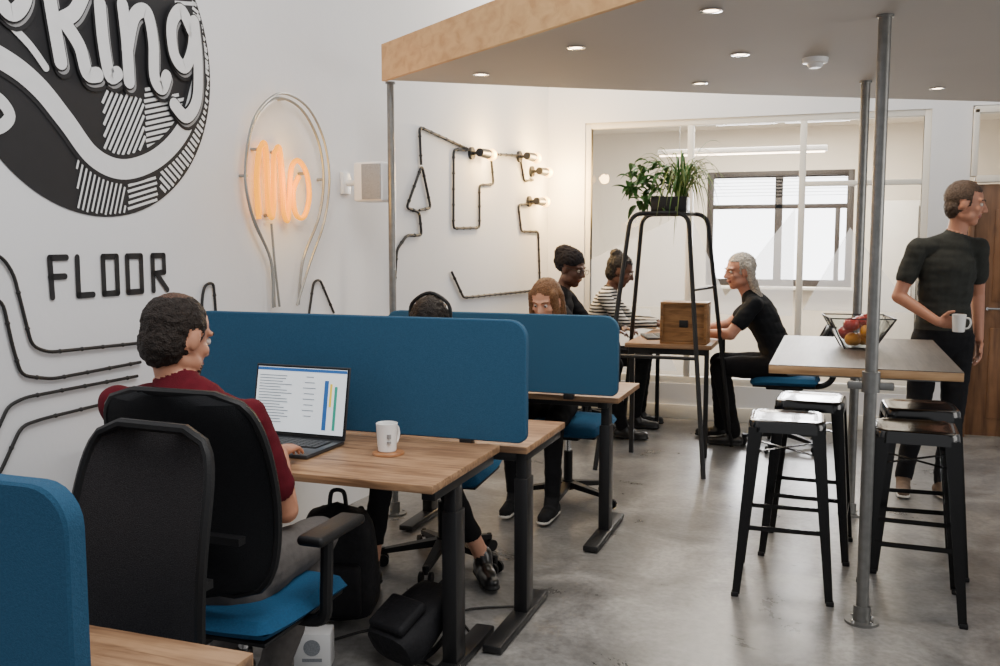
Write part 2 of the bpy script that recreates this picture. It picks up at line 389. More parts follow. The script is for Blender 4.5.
# ------------------------------------------------------------------ office chairs
def office_chair(x,y,yaw,backm=M_mesh,bw=0.235,bz0=0.56,bz1=1.12,arms=True,seat=M_blueseat,sh=0.0,byaw=20):
    b=B('office_chair'); b.M=place(x,y,0,yaw)
    for k in range(5):
        a=math.radians(byaw+72*k); dx,dy=math.cos(a),math.sin(a)
        b.bar((dx*0.03,dy*0.03,0.105),(dx*0.29,dy*0.29,0.068),0.05,0.034,M_blkplastic,side=(-dy,dx,0),w2=0.03,d2=0.022)
        b.cyl((dx*0.285,dy*0.285,0.045),(dx*0.285,dy*0.285,0.085),0.011,M_blkplastic,seg=10)
        for sgn in (-1,1):
            c=V((dx*0.285-dy*0.016*sgn,dy*0.285+dx*0.016*sgn,0.028)); e=c+V((-dy*0.014*sgn,dx*0.014*sgn,0))
            b.cyl(c,e,0.028,M_blkplastic,seg=18)
    b.cyl((0,0,0.075),(0,0,0.13),0.038,M_blkplastic,r1=0.03)
    b.cyl((0,0,0.13),(0,0,0.30),0.026,M_blkplastic); b.cyl((0,0,0.30),(0,0,0.40+sh),0.016,M_chrome)
    b.box((0,0,0.405+sh),(0.20,0.26,0.035),M_blkplastic,0.01)
    nu,nv=22,22; vs=[];fs=[]
    def se(i,n): return -1+2*i/n
    for side in (0,1):
        for i in range(nu+1):
            for j in range(nv+1):
                u=se(i,nu); v=se(j,nv); 
                X=u*math.sqrt(1-v*v*0.16)*0.25; Y=v*math.sqrt(1-u*u*0.16)*0.245
                e=max(abs(u),abs(v)); q=(1-e**7)**0.45
                Z=0.462+sh+(0.042*q if side else -0.030*q)-(0.018*max(0,v)**3)+(-0.006*(1-u*u)*(1-v*v) if side else 0)
                vs.append((X,Y,Z))
    N=(nu+1)*(nv+1)
    for i in range(nu):
        for j in range(nv):
            a=i*(nv+1)+j; fs.append([a,a+1,a+nv+2,a+nv+1]); a+=N; fs.append([a,a+nv+1,a+nv+2,a+1])
    b.raw(vs,fs,seat)
    b.box((0,0,0.428+sh),(0.44,0.43,0.014),M_blkplastic,0.006)
    def bp(u,t,o=0):
        W=bw*((1-abs(2*t-1)**6)**(1/5.0))*(0.93+0.07*math.sin(t*math.pi)); 
        X=u*W; Y=-0.265+0.055*u*u*(bw/0.235)-0.05*t+0.035*math.sin(t*math.pi*1.15)+o; Z=bz0+(bz1-bz0)*t
        return (X,Y,Z)
    nu,nv=16,26; vs=[];fs=[]
    for s_,o in ((0,0.0),(1,-0.016)):
        for i in range(nu+1):
            for j in range(nv+1):
                t=0.002+0.996*j/nv; vs.append(bp(-1+2*i/nu,t,o))
    N=(nu+1)*(nv+1)
    for i in range(nu):
        for j in range(nv):
            a=i*(nv+1)+j; fs.append([a,a+1,a+nv+2,a+nv+1]); a+=N; fs.append([a,a+nv+1,a+nv+2,a+1])
    b.raw(vs,fs,backm)
    rim=[bp(1,0.004+0.992*j/24,-0.008) for j in range(25)]+[bp(-1,0.996-0.992*j/24,-0.008) for j in range(25)]
    b.tube(rim,0.013,M_blkplastic,seg=8,closed=True,smooth=False)
    b.tube([(0,-0.08,0.41+sh),(0,-0.26,0.42+sh),(0,-0.335,0.50+sh),(0,-0.330,0.72),(0,-0.300,0.86)],0.022,M_blkplastic,seg=10)
    b.bar((-bw*0.8,-0.285,0.74),(bw*0.8,-0.285,0.74),0.03,0.02,M_blkplastic)
    if arms:
        for sg in (-1,1):
            b.tube([(sg*0.16,0,0.42+sh),(sg*0.27,0.0,0.43+sh),(sg*0.285,0.0,0.52+sh),(sg*0.285,0.01,0.67)],0.019,M_blkplastic,seg=10)
            b.box((sg*0.285,0.04,0.685),(0.085,0.26,0.030),M_blkplastic,0.013,seg=3)
    return b.done()
office_chair(-1.635,2.30,0,bw=0.258)
office_chair(-1.49,1.45,176,backm=M_meshg,bw=0.195,bz0=0.50,bz1=1.095,arms=False)
office_chair(-1.70,3.98,185,arms=False,bz1=1.0)
office_chair(-1.43,5.20,178,arms=False,bz1=0.98)
office_chair(-0.32,7.12,90,arms=False,sh=0.05,bz1=0.90)
office_chair(-2.05,6.92,-90,arms=False,sh=0.03,bz1=0.92)
office_chair(-1.90,7.52,-90,arms=False,sh=0.03,bz1=0.92)

# ------------------------------------------------------------------ laptops, mugs
def laptop(x,y,z,yaw,ang=105,w=0.385,dp=0.255,screen=True,H=0.252):
    b=B('laptop'); b.M=place(x,y,z,yaw)
    b.box((0,0,0.009),(w,dp,0.016),M_silver,0.005)
    b.box((0,0.035,0.0178),(w*0.86,dp*0.46,0.002),M_blkplastic,0.0005)
    for r in range(5):
        for c in range(14): b.box((-w*0.40+c*w*0.0615,0.078-r*0.0215,0.0195),(w*0.052,0.017,0.003),M_blk)
    b.box((0,-dp*0.32,0.0176),(0.11,0.065,0.001),M_blk)
    R=Matrix.Rotation(math.radians(-(ang-90)),3,'X'); o=V((0,dp/2,0.014))
    def S(p): return R@V(p)+o
    def sb(c,d,m,bev=0): b.box(S(c),d,m,bev,rot=R)
    sb((0,0.004,H/2),(w,0.007,H),M_silver,0.003)
    if screen:
        sb((0,-0.0002,H/2),(w-0.008,0.002,H-0.008),M_blkplastic)
        sb((0,-0.002,H/2+0.004),(w-0.022,0.001,H-0.03),M_paper)
        sb((0,-0.0032,H-0.019),(w-0.022,0.001,0.012),M_bar)
        random.seed(9)
        for i in range(17):
            ln=random.uniform(0.10,0.16); sb((-w/2+0.022+ln/2,-0.0032,H-0.045-i*0.0115),(ln,0.001,0.0035),M_txt)
        for i in range(8):
            ln=random.uniform(0.03,0.06); sb((0.04,-0.0032,H-0.045-i*0.022),(ln,0.001,0.0035),M_txt)
        k=w/0.385
        sb((0.105*k,-0.0032,H/2-0.01),(0.018,0.001,H*.68),M_bar); sb((0.124*k,-0.0034,H/2+0.03),(0.010,0.001,0.09),M_bary); sb((0.144*k,-0.0032,H/2-0.02),(0.012,0.001,H*.6),M_barg)
    return b.done()
laptop(-1.985,3.04,0.73,-1,ang=101,w=0.43,dp=0.27,H=0.285)
laptop(-1.22,6.92,0.80,-70,ang=100,w=0.32,dp=0.22)
def mug(x,y,z,yaw=0,tilt=0,s=1.0):
    b=B('coffee_mug'); b.M=place(x,y,z,yaw)@Matrix.Rotation(tilt,4,'Y')@Matrix.Scale(s,4)
    b.lathe([(0.0,0.0),(0.030,0.0),(0.034,0.004),(0.039,0.09),(0.040,0.104),(0.038,0.105),(0.035,0.09),(0.031,0.008),(0,0.008)],(0,0,0),M_ceramic,32)
    b.tube([(0.037,0,0.085),(0.058,0,0.080),(0.065,0,0.055),(0.054,0,0.028),(0.034,0,0.022)],0.0055,M_ceramic,seg=10)
    return b
m=mug(-1.55,3.10,0.738,75,s=1.02)
M_logo=mk('mug_print_grey',(150,150,150),0.4)
for zz,h in ((0.06,0.016),(0.038,0.008)): m.box((-0.0225,-0.0295,zz),(0.012,0.010,h),M_logo)
m.done()
b=B('wood_coaster'); b.M=place(-1.54,3.09,0.73); M_cork=wood('coaster_wood',(140,90,52),(186,130,84),(8,8,8)); b.lathe([(0,0),(0.058,0),(0.06,0.003),(0.058,0.008),(0,0.008)],(0,0,0),M_cork,32); b.done()

# ------------------------------------------------------------------ bar table, stools, fruit bowl
b=B('bar_table')
b.box((0.12,4.67,0.985),(0.735,1.28,0.034),M_edgew,0.002)
b.box((0.12,4.67,1.0035),(0.733,1.278,0.003),M_table)
for yy in (4.2,5.15):
    b.box((0.12,yy,0.955),(0.60,0.05,0.025),M_galv,0.003)
b.box((0.12,5.34,0.955),(0.08,0.16,0.03),M_galv,0.003); b.box((0.145,4.04,0.955),(0.08,0.10,0.03),M_galv,0.003)
b.done()
def stool(x,y,yaw=0):
    b=B('bar_stool'); b.M=place(x,y,0,yaw); h=0.76; s=0.155
    def rsq(s,r,z,n=6):
        o=[]
        for cx,cy,a0 in ((s-r,s-r,0),(-s+r,s-r,90),(-s+r,-s+r,180),(s-r,-s+r,270)):
            for k in range(n+1): a=math.radians(a0+90*k/n); o.append((cx+r*math.cos(a),cy+r*math.sin(a),z))
        return o
    rings=[rsq(0.02,0.019,h-0.006),rsq(0.09,0.04,h-0.006),rsq(s-0.03,0.045,h-0.004),rsq(s-0.012,0.05,h),rsq(s-0.002,0.052,h-0.004),rsq(s+0.002,0.052,h-0.014),rsq(s+0.004,0.052,h-0.05),rsq(s-0.003,0.05,h-0.05),rsq(s-0.006,0.05,h-0.016),rsq(0.02,0.019,h-0.012)]
    n=len(rings[0]); vs=sum(rings,[]); fs=[list(range(n))]
    for k in range(len(rings)-1):
        for i in range(n): j=(i+1)%n; fs.append([k*n+i,k*n+j,(k+1)*n+j,(k+1)*n+i])
    fs.append([(len(rings)-1)*n+i for i in range(n)][::-1])
    b.raw(vs,fs,M_gloss)
    for sx in (-1,1):
        for sy in (-1,1):
            t=V((sx*(s-0.018),sy*(s-0.018),h-0.03)); f=V((sx*0.205,sy*0.205,0.012))
            def corner(p,w): return [p+V((-sx*w,0,0)),p,p+V((0,-sy*w,0)),p+V((-sx*0.004,-sy*w,0)),p+V((-sx*0.006,-sy*0.006,0)),p+V((-sx*w,-sy*0.004,0))]
            top=[p for p in corner(t+V((sx*0.018,sy*0.018,0)),0.056)]; bot=corner(f,0.032)
            vs=[tuple(p) for p in top+bot]; fs=[[i,(i+1)%6,6+(i+1)%6,6+i] for i in range(6)]+[[5,4,3,2,1,0],[6,7,8,9,10,11]]
            b.raw(vs,fs,M_glossleg)
            b.box((f.x-sx*0.012,f.y-sy*0.012,0.010),(0.032,0.032,0.02),M_blkplastic,0.004)
    def lp(sx,sy,z): q=(h-z)/h; w=s+(0.205-s)*q-0.006; return (sx*w,sy*w,z)
    for z,prs in ((0.30,(((-1,-1),(1,-1)),((-1,1),(1,1)))),(0.22,(((-1,-1),(-1,1)),((1,-1),(1,1))))):
        for p,q in prs: b.bar(lp(*p,z),lp(*q,z),0.006,0.020,M_glossleg,side=(0,1,0) if p[1]==q[1] else (1,0,0))
    b.bar((-s+0.01,-s+0.01,h-0.14),(s-0.01,s-0.01,h-0.14),0.016,0.004,M_glossleg,side=(1,-1,0)); b.bar((-s+0.01,s-0.01,h-0.145),(s-0.01,-s+0.01,h-0.145),0.016,0.004,M_glossleg,side=(1,1,0))
    return b.done()
stool(-0.175,4.22,2); stool(-0.09,4.78,-3); stool(0.335,4.17,-2); stool(0.39,4.72,3)
b=B('fruit_bowl'); b.M=place(0.11,4.80,1.005,8)
def frus(r0,r1,z0,z1,t):
    o=[]
    for r,z in ((r0,z0),(r1,z1),(r1-t,z1),(r0-t,z0+t)): o+=[(-r,-r,z),(r,-r,z),(r,r,z),(-r,r,z)]
    fs=[[0,3,2,1]]
    for k in range(3):
        for i in range(4): j=(i+1)%4; fs.append([k*4+i,k*4+j,(k+1)*4+j,(k+1)*4+i])
    fs.append([12,13,14,15]); b.raw(o,fs,M_bowl)
frus(0.065,0.145,0.0,0.15,0.006)
rimc=[(-0.145,-0.145,0.15),(0.145,-0.145,0.15),(0.145,0.145,0.15),(-0.145,0.145,0.15)]
b.tube(rimc,0.0035,M_silver,seg=6,closed=True,smooth=False)
for k in range(4): b.tube([(rimc[k][0]*.45,rimc[k][1]*.45,0),rimc[k]],0.003,M_silver,seg=6,smooth=False)
b.done()
M_red=mk('apple_red',(170,24,18),0.3,var=0.45,scale=14,coat=0.3); M_yel=mk('apple_yellow',(226,150,24),0.35,var=0.3,scale=10); M_stem=mk('stem_brown',(80,56,34),0.8)
b=B('apples'); b.M=place(0.11,4.80,1.005,8)
for (x,y,z,mm) in ((-0.025,-0.03,0.045,M_yel),(0.03,0.02,0.045,M_yel),(-0.05,0.035,0.07,M_red),(-0.035,-0.035,0.116,M_red),(0.040,-0.045,0.085,M_yel),(0.02,0.04,0.120,M_red),(0.035,-0.02,0.135,M_red)):
    pr=[]
    for i in range(13):
        a=math.pi*i/12; r=0.038*math.sin(a)*(1+0.06*math.cos(a)); zz=-0.034*math.cos(a)*(1-0.35*(math.sin(a)<0.4)*(1-math.sin(a)/0.4)) ; pr.append((r,zz))
    b.lathe(pr,(x,y,z),mm,18); b.cyl((x,y,z+0.024),(x+0.004,y,z+0.045),0.0018,M_stem,seg=6)
b.done()

# ------------------------------------------------------------------ meeting table, A-frame plant stand, crate
b=B('meeting_table')
b.box((-1.08,7.08,0.785),(0.60,1.18,0.03),M_desk,0.003)
for x in (-1.34,-0.82):
    for y in (6.58,7.6): b.bar((x,y,0.0),(x,y,0.77),0.03,0.03,M_blk)
b.box((-1.08,6.58,0.745),(0.5,0.03,0.05),M_blk,0.003); b.box((-1.08,7.6,0.745),(0.5,0.03,0.05),M_blk,0.003)
b.done()
b=B('ladder_plant_stand')
zt=1.70
A=(-1.33,6.40,zt);Bq=(-0.94,6.40,zt);Cq=(-0.85,6.66,zt);D=(-1.30,6.66,zt)
def lerp(p,q,t): return tuple(V(p).lerp(V(q),t))
FA,FB,FC,FD=(-1.46,5.98,0),(-0.75,5.98,0),(-0.68,7.02,0),(-1.50,7.02,0)
for f1,t1,t2,f2 in ((FA,A,Bq,FB),(FD,D,Cq,FC)): b.tube([tuple(p) for p in rounded([f1,t1,t2,f2],0.09,6)],0.016,M_blk,seg=8,smooth=False)
for p,q in ((lerp(A,Bq,.18),lerp(D,Cq,.18)),(lerp(A,Bq,.82),lerp(D,Cq,.82))): b.tube([p,q],0.014,M_blk,seg=8,smooth=False)
b.tube([lerp(FA,A,.44),lerp(FB,Bq,.44)],0.012,M_blk,smooth=False)
b.tube([lerp(FC,Cq,.7),lerp(FB,Bq,.7)],0.010,M_blk,smooth=False)
b.box((-1.09,6.52,zt+0.008),(0.28,0.26,0.008),M_blk)
b.done()
b=B('potted_spider_plant')
cx,cy=-1.08,6.52; zp=zt+0.012
b.box((cx,cy,zp+0.05),(0.24,0.18,0.10),M_blk,0.006)
M_soil=mk('soil',(50,38,28),0.95,var=0.3,scale=60)
b.box((cx,cy,zp+0.099),(0.22,0.16,0.006),M_soil)
random.seed(12)
def leaf(base,az,ln,up,droop,w,mat,n=8):
    vs=[];fs=[]; d=V((math.cos(az),math.sin(az),0)); sd=V((-math.sin(az),math.cos(az),0)); base=V(base)
    for i in range(n+1):
        t=i/n; p=base+d*ln*t+V((0,0,up*math.sin(t*math.pi*0.5)*1.0-droop*t*t)); ww=w*math.sin(math.pi*(0.12+0.86*t))
        vs+=[p-sd*ww,p+V((0,0,-ww*0.5)),p+sd*ww]
    for i in range(n):
        o=i*3; fs+=[[o,o+1,o+4,o+3],[o+1,o+2,o+5,o+4]]
    b.raw(vs,fs,mat)
for i in range(110):
    az=random.uniform(0,6.28); leaf((cx+0.07+random.uniform(-.04,.04),cy+random.uniform(-.04,.04),zt+0.11),az,random.uniform(.14,.34),random.uniform(.24,.52),random.uniform(.15,.62),0.0065,random.choice([M_green,M_green2,M_green2]))
for i in range(80):
    az=random.uniform(0,6.28); bx=cx-0.14+random.uniform(-.15,.11); bz=zt+0.06+random.uniform(0,.30)
    leaf((bx,cy+random.uniform(-.08,.08),bz),az,random.uniform(.07,.13),random.uniform(.0,.07),random.uniform(.03,.12),0.024,M_green)
for k in range(9):
    a=random.uniform(2.4,4.4); b.tube([(cx-0.05,cy,zt+.1),(cx-0.1+.05*math.cos(a),cy+.04*math.sin(a),zt+.26),(cx-0.14+.14*math.cos(a),cy+.08*math.sin(a),zt+.20)],0.003,M_green,seg=6)
b.done()
b=B('wooden_crate'); x0,x1,y0,y1,z0,z1=-1.14,-0.82,6.53,6.75,0.80,1.09; t=0.018
M_crate=wood('crate_wood',(120,84,48),(166,122,76),(3,20,20),seed=6)
b.box(((x0+x1)/2,(y0+y1)/2,z0+t/2),(x1-x0,y1-y0,t),M_crate,0.002); b.box(((x0+x1)/2,(y0+y1)/2,z1-t/2),(x1-x0,y1-y0,t),M_crate,0.002)
b.box((x0+t/2,(y0+y1)/2,(z0+z1)/2),(t,y1-y0,z1-z0-2*t),M_crate,0.002); b.box((x1-t/2,(y0+y1)/2,(z0+z1)/2),(t,y1-y0,z1-z0-2*t),M_crate,0.002)
b.box(((x0+x1)/2,y0+0.03,(z0+z1)/2),(x1-x0-2*t,0.01,z1-z0-2*t),M_crate)
b.box(((x0+x1)/2,y0+0.022,0.94),(0.06,0.006,0.05),M_blk,0.002)
b.done()

# ------------------------------------------------------------------ wall graphics
def ribbon(b,pts,w,off,mat,sub=8,caps=True,smooth=True):
    P=[V((p[0],p[1],0)) for p in pts]
    if smooth and len(P)>2: P=catmull(P,sub)
    vs=[];fs=[]; T=[]
    for i,p in enumerate(P):
        a=P[max(0,i-1)];c=P[min(len(P)-1,i+1)]; t=(c-a).normalized(); T.append(t); n=V((-t.y,t.x,0))*w/2
        for q in (p-n,p+n): vs.append(WP(q.x,q.y,off))
    for i in range(len(P)-1): o=2*i; fs.append([o,o+1,o+3,o+2])
    b.raw(vs,fs,mat)
    if caps:
        for p,t in ((P[0],-T[0]),(P[-1],T[-1])):
            n=V((-t.y,t.x,0)); vs=[]
            for k in range(9):
                a=math.pi*k/8; q=p+n*math.cos(a)*w/2+t*math.sin(a)*w/2; vs.append(WP(q.x,q.y,off))
            b.raw(vs,[list(range(9))],mat)
b=B('wall_mural'); cy,cz,R=2.97,2.25,0.64
b.raw([WP(cy+R*math.cos(k*math.pi/48),cz+R*math.sin(k*math.pi/48),0.003) for k in range(96)],[list(range(96))],M_inkb)
def hatch(cond,ang,step,w,mat,off=0.005):
    d=V((math.cos(ang),math.sin(ang))); n=V((-d.y,d.x))
    for k in range(-int(0.7/step),int(0.7/step)+1):
        seg=[]
        for i in range(-70,71):
            p=V((cy,cz))+n*k*step+d*i*0.01
            ok=(p-V((cy,cz))).length<R-0.008 and cond(p)
            if ok: seg.append(p)
            if (not ok or i==70) and len(seg)>2:
                ribbon(b,[seg[0],seg[-1]],w,off,mat,caps=False,smooth=False); 
            if not ok: seg=[]
sw=[(2.30,2.20),(2.54,2.14),(2.68,2.07),(2.80,1.96),(2.92,1.84),(3.06,1.80),(3.22,1.84),(3.36,1.93),(3.46,2.05),(3.53,2.22)]
def swz(y):
    for a,c in zip(sw,sw[1:]):
        if a[0]<=y<=c[0]: return a[1]+(c[1]-a[1])*(y-a[0])/(c[0]-a[0])
    return 9 if y>3.53 else 2.2
hatch(lambda p:p.y<swz(p.x)-0.05 and p.x>2.84 and p.x<3.08,math.radians(72),0.022,0.009,M_inkw)
hatch(lambda p:p.y<swz(p.x)-0.05 and 3.09<p.x<3.26,math.radians(15),0.022,0.011,M_inkw)
hatch(lambda p:p.y<swz(p.x)-0.05 and p.x>=3.27,math.radians(-38),0.026,0.015,M_inkw)
hatch(lambda p:p.x>2.98 and p.x<3.2 and p.y>swz(p.x)+0.05 and p.y<2.10,math.radians(60),0.022,0.012,M_inkw)
hatch(lambda p:p.x>=3.2 and p.y>swz(p.x)+0.05 and p.y<2.14,math.radians(15),0.022,0.013,M_inkw)
hatch(lambda p:p.x>3.50 and p.y>2.2,math.radians(-20),0.022,0.013,M_inkw)
hatch(lambda p:p.x<2.70 and p.y>2.40,math.radians(60),0.03,0.012,M_inkw)
hatch(lambda p:p.x>3.10 and p.y>2.52,math.radians(10),0.024,0.015,M_inkw)
hatch(lambda p:2.7<p.x<3.05 and p.y>2.62,math.radians(80),0.024,0.012,M_inkw)
ribbon(b,sw,0.115,0.006,M_inkb); ribbon(b,sw,0.080,0.008,M_inkw)
sw2=[(2.36,2.02),(2.50,2.01),(2.56,1.95),(2.50,1.90),(2.40,1.92)]
ribbon(b,sw2,0.045,0.008,M_inkw); ribbon(b,[(2.3,2.33),(2.5,2.30),(2.64,2.22),(2.72,2.14)],0.03,0.008,M_inkw)
L=[[(2.72,2.66),(2.74,2.42),(2.78,2.17)],[(2.90,2.44),(2.85,2.36),(2.77,2.31)],[(2.81,2.31),(2.87,2.24),(2.90,2.15),(2.95,2.15)],
   [(2.975,2.42),(2.985,2.28),(3.01,2.16),(3.05,2.17)],[(2.97,2.53),(2.975,2.54)],
   [(3.09,2.44),(3.105,2.30),(3.11,2.15)],[(3.105,2.27),(3.15,2.41),(3.22,2.44),(3.25,2.33),(3.25,2.19),(3.29,2.15),(3.32,2.20)],
   [(3.48,2.42),(3.42,2.49),(3.36,2.42),(3.37,2.30),(3.43,2.26),(3.48,2.34),(3.50,2.46)],[(3.50,2.46),(3.515,2.30),(3.50,2.13),(3.43,2.05),(3.36,2.09)]]
L+=[[(2.50,2.50),(2.52,2.36),(2.58,2.30),(2.64,2.38),(2.62,2.54)]]
for s_ in L: ribbon(b,[(y+0.016,z-0.016) for y,z in s_],0.084,0.010,M_inkb)
for s_ in L: ribbon(b,[(y+0.012,z-0.012) for y,z in s_],0.064,0.012,M_inkg)
for i_,s_ in enumerate(L): ribbon(b,s_,0.072,0.013+0.0003*i_,M_inkb)
for i_,s_ in enumerate(L): ribbon(b,s_,0.058,0.017+0.0003*i_,M_inkw)
b.done(merge=False)
b=B('wall_lettering')
def st(pts,w=0.024): ribbon(b,pts,w,0.006,M_inkb,smooth=False)
z0,z1=1.31,1.455
st([(2.705,z0),(2.70,z1)]);st([(2.70,z1),(2.775,z1)]);st([(2.70,1.385),(2.765,1.385)])
st([(2.825,z1),(2.825,z0)]);st([(2.825,z0),(2.895,z0)])
for a,c in ((2.95,3.02),(3.075,3.15)):
    st([(a,z0),(a,z1)]);st([(a,z1),(c,z1)]);st([(c,z1),(c,z0)]);st([(c,z0),(a,z0)])
st([(3.215,z0),(3.215,z1)]);st([(3.215,z1),(3.28,z1)]);st([(3.28,z1),(3.28,1.385)]);st([(3.28,1.385),(3.215,1.38)]);st([(3.235,1.38),(3.295,z0)])
b.done(merge=False)
b=B('neon_bulb_sign')
def wt(pts,r,m,off=0.04,sub=6,smooth=True): b.tube([WP(y,z,off) for y,z in pts],r,m,seg=8,sub=sub,smooth=smooth)
wt([(3.99,1.19),(3.97,1.42),(3.84,1.62),(3.79,1.82),(3.85,2.05),(3.98,2.18),(4.11,2.215),(4.27,2.17),(4.40,2.03),(4.44,1.84),(4.39,1.64),(4.24,1.42),(4.19,1.19)],0.007,M_wire)
wt([(3.95,1.19),(3.94,1.42),(3.81,1.64),(3.765,1.84),(3.83,2.07),(3.97,2.20),(4.11,2.235),(4.29,2.185),(4.42,2.04),(4.465,1.84),(4.41,1.62),(4.27,1.40),(4.15,1.19)],0.006,M_wire,off=0.06)
wt([(3.98,1.60),(4.00,1.40),(4.03,1.19)],0.006,M_wire)
neon=[(3.87,1.62),(3.86,1.80),(3.89,1.95),(3.93,1.95),(3.94,1.80),(3.95,1.66),(3.98,1.64),(3.99,1.80),(4.00,1.93),(4.04,1.95),(4.06,1.80),(4.07,1.66),(4.10,1.62),(4.12,1.75),(4.14,1.88),(4.20,1.92),(4.27,1.86),(4.29,1.74),(4.24,1.64),(4.17,1.65),(4.15,1.76),(4.20,1.84)]
wt(neon,0.013,M_neon,off=0.05)
wt([(y+0.03,z+0.02) for y,z in neon[:14]],0.010,M_neon,off=0.035)
for p in ((3.89,1.95),(4.04,1.95),(4.27,1.86),(3.98,1.64),(4.11,2.215),(3.8,1.82),(4.44,1.84)): b.cyl(WP(p[0],p[1],0),WP(p[0],p[1],0.04),0.008,M_wire,seg=8)
b.done()
def cable(pts,r=0.0065,off=0.012):
    b=B('wall_cable'); P2=rounded([(y,z,0) for y,z in pts],0.035)
    b.tube([WP(p.x,p.y,off) for p in P2],r,M_cable,seg=8,smooth=False)
    P=[V(p) for p in pts]
    for p,q in zip(P,P[1:]):
        n=int((q-p).length/0.10)
        for k in range(n):
            c=p.lerp(q,(k+0.5)/n); b.sph(WP(c.x,c.y,off),r*1.4,M_cable,seg=8)
    b.done()
cable([(2.40,1.50),(2.50,1.46),(2.54,1.40),(2.60,1.14),(2.67,1.11),(3.08,1.10),(3.5,1.10)])
cable([(2.40,1.34),(2.49,1.31),(2.52,1.15),(2.55,1.04),(2.68,1.01),(3.12,1.02)])
cable([(2.40,0.80),(2.46,0.89),(2.49,0.94),(2.56,0.96),(3.1,0.965)])
cable([(2.40,0.66),(2.45,0.72),(2.54,0.86),(2.63,0.87),(3.1,0.885)])
cable([(3.50,1.18),(3.50,1.25),(3.52,1.32),(3.58,1.33),(3.59,1.21),(3.59,1.05)])
cable([(4.30,1.05),(4.37,1.30),(4.43,1.31),(4.56,1.12)])
cable([(5.22,1.12),(5.27,1.46),(5.40,1.55),(5.60,1.55),(5.57,1.70),(5.40,1.72),(5.61,2.00),(5.73,1.73),(5.57,1.71)],0.009)
cable([(5.60,2.0),(5.58,2.24),(6.34,2.16),(6.08,2.14),(6.07,1.60),(6.51,1.61),(6.51,1.92),(6.77,1.94),(6.73,2.12)],0.009)
cable([(6.04,1.30),(6.23,1.11),(7.78,1.09),(7.73,1.59),(7.34,1.59),(7.27,1.80),(7.72,1.84)],0.009)
cable([(6.85,2.17),(7.30,2.20),(7.40,2.0),(7.60,2.02)],0.009)
def wall_lamp(y,z,dy=1):
    b=B('wall_lamp')
    b.cyl(WP(y,z,0),WP(y,z,0.02),0.045,M_blk); b.cyl(WP(y,z,0.02),WP(y,z,0.09),0.012,M_blk)
    b.cyl(WP(y-0.04*dy,z,0.09),WP(y+0.11*dy,z,0.09),0.030,M_blk,r1=0.036)
    c=WP(y+0.17*dy,z,0.09); b.sph(c,0.042,M_bulb,seg=16); b.done()
    return c
lamps=[wall_lamp(6.38,2.14),wall_lamp(7.30,2.19),wall_lamp(7.58,2.09),wall_lamp(7.52,1.84)]
b=B('wall_speaker'); b.M=Matrix.Translation(WP(4.70,1.835,0.20))@Matrix.Rotation(math.radians(-4),4,'Z')
b.box((0,0,0),(0.18,0.16,0.215),M_white,0.014,seg=3)
M_grill=mk('speaker_grille',(140,144,150),0.6,var=0.2,scale=200); b.box((0.025,-0.082,0),(0.12,0.006,0.19),M_grill,0.002)
b.M=Matrix.Identity(4); b.cyl(WP(4.70,1.835,0),WP(4.70,1.835,0.12),0.018,M_white); b.box(WP(4.70,1.835,0.012),(0.02,0.09,0.12),M_white,0.004); b.done()

# ------------------------------------------------------------------ bags on floor
M_bag=mk('black_nylon',(20,20,24),0.7,var=0.25,scale=30,bump=0.3,bscale=80,spec=0.3)
def backpack(x,y,yaw,s=1.0,lay=0,z=0.0):
    b=B('backpack'); b.M=place(x,y,z,yaw)@Matrix.Rotation(math.radians(lay),4,'X')@Matrix.Scale(s,4)
    vs=[];fs=[]; nz,na=12,24
    for i in range(nz+1):
        t=i/nz; z=0.44*t; k=(1-abs(2*t-1)**5)**0.4*(1-0.18*t)+0.02
        for j in range(na):
            a=2*math.pi*j/na; c_,s_=math.cos(a),math.sin(a)
            e=lambda v:math.copysign(abs(v)**0.6,v)
            vs.append((0.15*k*e(c_),0.095*k*e(s_)+0.01*math.sin(5*t+a),z))
    for i in range(nz):
        for j in range(na): l=(j+1)%na; fs.append([i*na+j,i*na+l,(i+1)*na+l,(i+1)*na+j])
    fs.append(list(range(na))); fs.append([nz*na+j for j in range(na)])
    b.raw(vs,fs,M_bag)
    b.box((0,-0.105,0.15),(0.21,0.05,0.19),M_bag,0.02,seg=3)
    b.tube([(-0.03,0,0.43),(-0.02,0,0.48),(0.02,0,0.48),(0.03,0,0.43)],0.008,M_bag)
    for sx in (-0.07,0.07): b.tube([(sx,0.06,0.40),(sx*1.1,0.14,0.30),(sx*1.2,0.13,0.15),(sx*1.1,0.08,0.05)],0.013,M_bag)
    return b.done()
backpack(-1.83,3.22,15,1.1); backpack(-1.44,2.84,-20,0.78,lay=-62,z=0.075)
b=B('paper_carton'); b.M=place(-1.72,2.84,0,20); b.box((0,0,0.065),(0.13,0.09,0.13),M_white,0.004)
b.cyl((0,-0.0455,0.08),(0,-0.0465,0.08),0.03,M_grill); b.box((0,-0.046,0.035),(0.07,0.002,0.012),M_grill); b.done()
b=B('floor_cable'); b.tube([(-1.8,2.95,0.006),(-1.6,3.2,0.006),(-1.3,2.95,0.006),(-1.25,3.2,0.006),(-1.4,3.45,0.006),(-1.15,3.6,0.006)],0.005,M_cable,seg=6); b.done()

